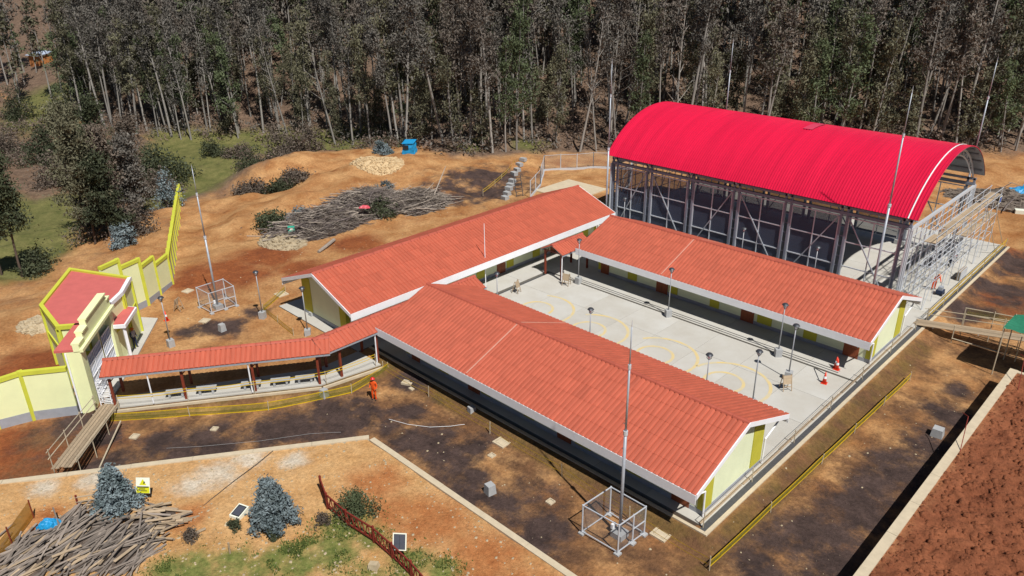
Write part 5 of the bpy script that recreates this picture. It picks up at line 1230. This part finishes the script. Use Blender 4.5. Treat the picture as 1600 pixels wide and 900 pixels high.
def in_wood(n, maxd, seed, mind, spacing):
    rg = np.random.default_rng(seed); out = []; grid = {}; tries = 0
    tl = np.array(TL); seg = np.hypot(*(tl[1:]-tl[:-1]).T); cum = np.concatenate([[0], np.cumsum(seg)])
    PP = []
    for _ in range(n*9):
        s = rg.uniform(0, cum[-2]+14); i = min(len(seg)-1, np.searchsorted(cum, s)-1); f_ = (s-cum[i])/seg[i]
        a, b = tl[i], tl[i+1]; p = a+(b-a)*f_; nrm = np.array([-(b-a)[1], (b-a)[0]])/seg[i]; d = mind + (maxd-mind)*rg.random()**1.5
        PP.append(p + nrm*d + rg.normal(0, 1, 2))
    PP = np.array(PP); DD, II = poly_sd(PP[:,0], PP[:,1], FOREST); ZZ = heights(PP[:,0], PP[:,1])
    for p, d0, i0, z in zip(PP, DD, II, ZZ):
        if len(out) >= n: break
        if not i0 or d0 < mind: continue
        dd = (d0,)
        key = (int(p[0]//spacing), int(p[1]//spacing))
        if any(math.hypot(q[0]-p[0], q[1]-p[1]) < spacing for dx in (-1,0,1) for dy in (-1,0,1) for q in grid.get((key[0]+dx, key[1]+dy), [])): continue
        q = pix(p[0], p[1], z)
        if q is None or not (-70 < q[0] < 1680) or not (-240 < q[1]): continue
        if q[0] < 105 and 85 < q[1] < 215 and rg.random() < .9: continue
        if 940 < q[0] < 1530 and q[1] > 262: continue
        if q[0] > 960 and q[0] < 1535 and q[1] > 40 + (q[0]-960)*.25 + 250: continue
        out.append((p[0], p[1], z, dd[0])); grid.setdefault(key, []).append(p)
    return out
trees = in_wood(1150, 95, 5, .4, 1.5)
trees.sort(key=lambda t: t[3] if t[0] > -150 else t[3]+20)
near, far = trees[:300], trees[300:]
first = True
for x, y, z, d in near:
    i = rnd.choices(range(10), (4,4,4,5,4,5,4,4,5,5))[0]; tm, cm_, hh = protos[i]; s = rnd.uniform(.8, 1.2)
    r = bpy.data.objects.new('eucalyptus_tree', None); link(r); r.location = (x, y, z-.15); r.rotation_euler = (rnd.gauss(0, .06), rnd.gauss(0, .06), rnd.random()*6.28); r.scale = (s, s, s*rnd.uniform(.95, 1.15))
    tag(r, TLAB, 'tree', 'eucalyptus trees of the wood')
    for nm_, me in (('trunk', tm), ('crown', cm_)):
        c = bpy.data.objects.new(nm_, me); link(c); c.parent = r
# the wood behind, one mass
lows = []
for i, sp in enumerate([(21, 20, .35, 11, 3, 13, .46, 3.0), (22, 17, .25, 11, 3, 13, .44, 2.8), (23, 22, .45, 11, 3, 13, .46, 3.1)]):
    tb, V, Fq = euc(*sp); T = tb; lows.append((np.array(T.v), T.f, V, Fq))
VT = []; FT = []; VC = []; FC = []; MI = []; ot = oc = 0
for x, y, z, d in far:
    a, b, V, Fq = lows[rnd.randrange(3)]; t = rnd.random()*6.28; c_, s_ = math.cos(t), math.sin(t); sc_ = rnd.uniform(.8, 1.2); Rz = np.array([[c_, -s_, 0], [s_, c_, 0], [0, 0, 1]])*sc_
    q = np.array(b); VT.append(a@Rz.T+(x, y, z-.2)); FT.append(q+ot); ot += len(a)
    VC.append(V@Rz.T+(x, y, z)); FC.append(Fq+oc); oc += len(V); MI.append(np.full(len(Fq), rnd.randrange(4)))
wood = link(bpy.data.objects.new('far_wood_trunks', mesh_arrays('far_wood_trunks', np.concatenate(VT), np.concatenate(FT), [M['trunk']])))
wood['kind'] = 'stuff'; tag(wood, 'grey trunks of the dense wood rising up the far hillside', 'wood')
wc = link(bpy.data.objects.new('far_wood_foliage', mesh_arrays('far_wood_foliage', np.concatenate(VC), np.concatenate(FC), M['leaf_e'], np.concatenate(MI))))
wc['kind'] = 'stuff'; tag(wc, 'olive brown foliage of the dense wood on the far hillside', 'wood')
# undergrowth of the wood
ug = in_wood(1700, 80, 9, .2, .9); rg = np.random.default_rng(3)
C = []; Rr = []
for x, y, z, d in ug:
    for k_ in range(2): C.append((x+rg.normal(0, .5), y+rg.normal(0, .5), z+rg.uniform(.2, 1.6 if rg.random() < .6 else 3.0))); Rr.append(rg.uniform(.7, 1.5))
V, Fq = leaves(C, Rr, 22, .26, rg, .8); mi = np.repeat(rg.integers(0, 3, len(C)), 22)
u_ = link(bpy.data.objects.new('undergrowth', mesh_arrays('undergrowth', V, Fq, [M['leaf_under'], M['leaf_brown'], M['leaf_e'][3]], mi))); u_['kind'] = 'stuff'; tag(u_, 'dry brown undergrowth between the trunks of the wood', 'undergrowth')

def scat(n, seed):
    rg = np.random.default_rng(seed); x = rg.uniform(-150, -40, n*8); y = rg.uniform(-16, 45, n*8)
    dF_, iF_ = poly_sd(x, y, FOREST); ok = ~iF_ & ~poly_sd(x, y, MEADOW)[1] & ~poly_sd(x, y, LGRASS)[1] & ((x < -62) | ((y < 2) & (x < -46)) | (dF_ < 4)) & (fbm(x, y, .12, 3, 91) > .0)
    return x[ok][:n], y[ok][:n]
sx_, sy_ = scat(420, 13); sz_ = heights(sx_, sy_); C = []; Rr = []
for x, y, z in zip(sx_, sy_, sz_):
    for k_ in range(3): C.append((x+rg.normal(0, .7), y+rg.normal(0, .7), z+rg.uniform(.1, 1.5))); Rr.append(rg.uniform(.6, 1.3))
V, Fq = leaves(C, Rr, 26, .2, rg, .8); mi = np.repeat(rg.integers(0, 3, len(C)), 26)
s_o = link(bpy.data.objects.new('scrub', mesh_arrays('scrub', V, Fq, [M['leaf_under'], M['leaf_brown'], M['leaf_b']], mi))); s_o['kind'] = 'stuff'; tag(s_o, 'low grey brown scrub covering the rough ground left of the meadow', 'scrub')
def bush(name, lab, cat, loc, h, w, seed, mt, nc=60, nl=40, ls=.14, stems=6, trunk0=0.0, group=None, conical=False):
    rg = np.random.default_rng(seed); C = []; Rr = []; L_ = []
    for k_ in range(nc):
        a = rg.random()*6.283; u = rg.random()
        if conical: z = h*(.06+.9*u); q = w*.5*(1-.86*u)*rg.uniform(.3, 1.12)**.7*(1+.12*math.sin(a*5+seed+z*4))
        else:
            u = u**1.25; z = h*(.04+.96*u)*(.8+.3*math.sin(a*2.3+seed)); q = w*.5*math.sqrt(max(.03, 1-u*u))*rg.random()**.45*(1+.28*math.sin(a*3+seed*1.7))
        C.append((math.cos(a)*q, math.sin(a)*q, z)); Rr.append(w*(.09 if conical else .15)*rg.uniform(.7, 1.3))
    for k_ in range(stems):
        c = C[rg.integers(len(C))]; b = rg.normal(0, .05*w, 2)
        L_.append(([(b[0], b[1], -.15), (c[0]*.35+b[0]*.5, c[1]*.35+b[1]*.5, c[2]*.5), c], [.02*h+.015, .013*h+.01, .006*h]))
    if conical: L_.append(([(0, 0, -.1), (0, 0, h*.98)], [.05, .01]))
    V, Fq = leaves(C, Rr, nl, ls, rg, .9, .3)
    r = root(name, lab, cat, (loc[0], loc[1], float(tz(np.array([loc[0]]), np.array([loc[1]]))[0]) - .02 if len(loc) > 2 else H(loc[0], loc[1])), group)
    tubes(L_, 5).part('trunk' if cat == 'tree' else 'stems', M['trunk_d'] if not conical else M['trunk'], r, local=True)
    c = bpy.data.objects.new('crown' if cat == 'tree' else 'foliage', mesh_arrays('crown', V, Fq, [M[mt]] if isinstance(mt, str) else [mt])); link(c); c.parent = r
    return r
bush('silver_sapling', 'silver blue conical sapling behind the plank heap and hazard sign', 'tree', (9.25,-21.6,TZ), 2.7, 2.3, 1, 'leaf_blue', 260, 34, .1, 8, conical=True)
bush('silver_sapling', 'silver blue conical sapling standing beside the white utility box', 'tree', (16.3,-16.35,TZ), 2.8, 2.4, 2, 'leaf_blue', 270, 34, .1, 8, conical=True)
bush('shrub', 'rounded green shrub growing against the red railing', 'shrub', (18.6,-12.9,TZ), 1.05, 2.3, 3, M['leaf_e'][2], 80, 34, .07, 8)
bush('shrub', 'low tuft of dark weeds by the utility box sapling', 'shrub', (17.2,-16.9,TZ), .5, .8, 4, 'leaf_b', 24, 30, .06, 4)
bush('shrub', 'low tuft of dark weeds near the wooden stake', 'shrub', (15.1,-17.9,TZ), .5, .8, 5, 'leaf_b', 24, 30, .06, 4)
bush('shrub', 'dry brown weeds beside the end of the timber heap', 'shrub', (14.2,-19.9,TZ), .6, 1.0, 6, 'leaf_brown', 30, 30, .06, 5)
bush('shrub', 'dry brown weeds in the grass below the red railing', 'shrub', (18.0,-14.5,TZ), .4, 1.1, 7, 'leaf_brown', 26, 30, .06, 4)
# trees and bushes left of the site
def bigtree(lab, loc, h, spread, seed, mt, crown0=.2, nb=26, cl=7, nl=44, ls=.19):
    tb, V, Fq = euc(seed, h, crown0, nb, cl, nl, ls, spread)
    r = root('broadleaf_tree', lab, 'tree', (loc[0], loc[1], H(*loc)-.1))
    o = bpy.data.objects.new('trunk', tb.mesh('trunk', M['trunk_d'], True)); link(o); o.parent = r
    o = bpy.data.objects.new('crown', mesh_arrays('crown', V, Fq, [M[mt] if isinstance(mt, str) else mt])); link(o); o.parent = r
bigtree('tall dark leafy tree leaning at the edge of the green field', (-41.8,-13.4), 13, 2.3, 41, M['leaf_b'], .35)
bigtree('slim dark tree beside the tall leaning tree over the green field', (-43.6,-14.9), 11, 2.0, 42, M['leaf_e'][0], .3)
bigtree('dense dark tree standing right behind the gatehouse roof', (-44.5,-5.2), 14, 2.4, 43, M['leaf_e'][0], .22, 24)
bigtree('tall olive tree in the dense clump behind the gatehouse', (-50.5,-1.0), 15.5, 2.4, 44, M['leaf_b'], .22, 24)
bigtree('brownish tree in the dense clump behind the gatehouse', (-46.5,-1.8), 12, 2.3, 45, M['leaf_brown'], .15, 22)
bigtree('dark bushy tree hiding the slope behind the gatehouse', (-43.2,-3.6), 9.5, 2.4, 47, M['leaf_b'], .05, 22)
bigtree('grey leaved tree in the clump between green field and stepped wall', (-47.5,.6), 10.5, 2.4, 48, M['leaf_e'][3], .08, 22)
bigtree('tall narrow olive tree behind the dense clump', (-53.5,-3.5), 15, 3.0, 49, M['leaf_e'][0], .15, 24)
bigtree('thin brown tree beside the stepped wall', (-52,2.5), 12, 2.2, 46, M['leaf_brown'], .2, 20)
bl = [((-42.5,-12.0), 2.4, 4.0, 'leaf_b', 'dark bush at the foot of the tall leaning tree'), ((-43.5,-1.0), 3.6, 4.2, 'leaf_brown', 'brown bush below the tree clump behind the gatehouse'),
  ((-40.6,-3.4), 2.6, 2.6, 'leaf_blue', 'silver blue juvenile bush behind the gatehouse roof'), ((-51.5,6.5), 4.4, 3.6, 'leaf_blue', 'silver blue young tree on the orange bank beyond the stepped wall'),
  ((-71.5,13.3), 5.2, 9.5, 'leaf_b', 'large dark thicket at the edge of the green meadow'), ((-64.5,10.5), 3.6, 6, 'leaf_brown', 'dry thicket below the meadow behind the stepped wall'),
  ((-79.5,25.5), 2.6, 4, 'leaf_b', 'small round bush alone on the green meadow'), ((-75.5,28.6), 2.4, 4, 'leaf_brown', 'small dry bush on the green meadow near the wood'),
  ((-62.2,24.2), 4.4, 4.8, 'leaf_b', 'dark bush at the bank between meadow and earth mound'), ((-65.5,30.5), 5.4, 5, 'leaf_brown', 'grey brown bush above the orange bank near the meadow'),
  ((-60,33), 4.6, 4.6, 'leaf_brown', 'grey brown bush on top of the orange bank'), ((-46.5,19.6), 1.5, 5.5, 'leaf_b', 'low dark scrub in the gully of the earth mound'), ((-48.5,16.6), 1.6, 5, 'leaf_brown', 'low dark scrub at the lower end of the gully'),
  ((-47.8,22.6), 1.3, 4.5, 'leaf_brown', 'low grey scrub at the upper end of the gully'), ((-99,6.5), 5.6, 9, 'leaf_b', 'broad green bush on the far side of the sandy clearing'), ((-112,2), 4, 8, 'leaf_brown', 'dry scrub beside the far sandy clearing'),
  ((-88,8.5), 4.2, 8, 'leaf_brown', 'dry scrub between sandy clearing and meadow thicket'), ((-83,2.0), 4.6, 6, 'leaf_brown', 'grey thicket behind the tall trees of the green field'),
  ((-127,17.5), 7, 5, 'leaf_b', 'thin dark tree shaped bush in the far clearing'), ((-120,14), 6.5, 4.5, 'leaf_b', 'slim dark bush standing in the far clearing grass'), ((-140,12), 7, 6, 'leaf_b', 'dark tall bush at the far left of the clearing'),
  ((-57,28.5), 3.2, 4.5, 'leaf_brown', 'grey scrub hanging over the orange bank'), ((-47.5,37.5), 1.6, 2.4, 'leaf_blue', 'bluish low bush beside the blue tent'), ((-44.5,36.6), 1.4, 2.0, 'leaf_blue', 'small bluish bush left of the blue tent'),
  ((-29.8,9.6), 1.1, 4.6, 'leaf_b', 'dark scrub at the lower end of the brushwood heap'), ((-28.0,12.0), 1.7, 2.6, 'leaf_blue', 'bluish leafy cuttings at the edge of the brushwood heap'), ((-23.2,19.5), 1.75, 3.6, 'leaf_b', 'green leafy cuttings in the middle of the brushwood heap'),
  ((-28.5,24.5), 1.6, 2.4, 'leaf_blue', 'bluish cuttings at the upper side of the brushwood heap')]
for i, (lc, h_, w_, mt, lab) in enumerate(bl):
    bush('bush', lab, 'bush', lc, h_, w_, 60+i, mt, int(34+w_*10), 34, .1+w_*.014, 7)
# short grass and weeds as stuff on the near terrace, pebbles
rg = np.random.default_rng(8); GP = []
for bx, by, r_ in TGRASS:
    for k_ in range(int(520*r_)):
        x, y = bx+rg.normal(0, r_*.55), by+rg.normal(0, r_*.55)
        if fbm(np.array([x]), np.array([y]), .8, 3, 77)[0] > -.02 and tin(np.array([x]), np.array([y]))[0]: GP.append((x, y))
GP = np.array(GP); gz = tz(GP[:,0], GP[:,1]); a = rg.random(len(GP))*6.283; s = rg.uniform(.02, .05, len(GP)); hg = rg.uniform(.05, .16, len(GP))
B = np.stack([GP[:,0], GP[:,1], gz-.02], 1); dx = np.stack([np.cos(a)*s, np.sin(a)*s, 0*a], 1); tp_ = B + np.stack([rg.normal(0, .05, len(a)), rg.normal(0, .05, len(a)), hg], 1)
V = np.stack([B-dx, B+dx, tp_+dx*.5, tp_-dx*.5], 1).reshape(-1, 3)
go = link(bpy.data.objects.new('grass_tufts', mesh_arrays('grass_tufts', V, np.arange(len(V)).reshape(-1, 4), [M['grass']]))); go['kind'] = 'stuff'; tag(go, 'short green grass on the sandy near terrace', 'grass')
def pebbles(name, lab, n, fx, zf, mt, s0, s1, seed):
    rg = np.random.default_rng(seed); x, y = fx(rg, n); z = zf(x, y); n = len(x); s = s0+(s1-s0)*rg.random(n)**3
    cube = np.array([(-1,-1,-.6),(1,-1,-.6),(1,1,-.6),(-1,1,-.6),(-.7,-.7,.6),(.8,-.6,.7),(.6,.8,.5),(-.7,.7,.6)])
    t = rg.random(n)*6.283; c_, s_ = np.cos(t), np.sin(t); R_ = np.zeros((n, 3, 3)); R_[:,0,0] = c_; R_[:,0,1] = -s_; R_[:,1,0] = s_; R_[:,1,1] = c_; R_[:,2,2] = 1
    V = np.einsum('nij,kj->nki', R_, cube)*s[:,None,None]*rg.uniform(.6, 1.2, (n, 1, 3)) + np.stack([x, y, z], 1)[:,None]
    fq = np.array([(4,5,6,7),(0,1,5,4),(1,2,6,5),(2,3,7,6),(3,0,4,7)]); Fq = (np.arange(n)[:,None,None]*8+fq).reshape(-1, 4)
    o = link(bpy.data.objects.new(name, mesh_arrays(name, V.reshape(-1, 3), Fq, [M[mt]]))); o['kind'] = 'stuff'; tag(o, lab, 'stones')
def fx1(rg, n):
    x = rg.uniform(3, 34, n*3); y = rg.uniform(-27, -8.8, n*3); k_ = tin(x, y) & (fbm(x, y, .45, 3, 51) > -.08); return x[k_][:n], y[k_][:n]
pebbles('terrace_pebbles', 'pale pebbles and clods strewn over the near terrace', 3200, fx1, tz, 'stone', .012, .085, 1)
def fx2(rg, n): x = rg.uniform(40, 50, n); return x, rg.uniform(-3, 26.8, n)
pebbles('red_earth_clods', 'red earth clods on the raised terrace', 6000, fx2, rz_, 'clod' if 'clod' in M else 'terrace_r', .02, .17, 2)
def fx3(rg, n):
    x = rg.uniform(-24, 39, n*2); y = rg.uniform(-24, 27, n*2); ok = ((x > 32.8) & (y > -4)) | ((y < -2.2) & (y > -8) & (x > 6)) | ((x < -10) & (y > -9)); return x[ok][:n], y[ok][:n]
pebbles('site_stones', 'small stones scattered over the bare site earth', 1000, fx3, lambda x, y: heights(x, y), 'stone', .012, .07, 3)
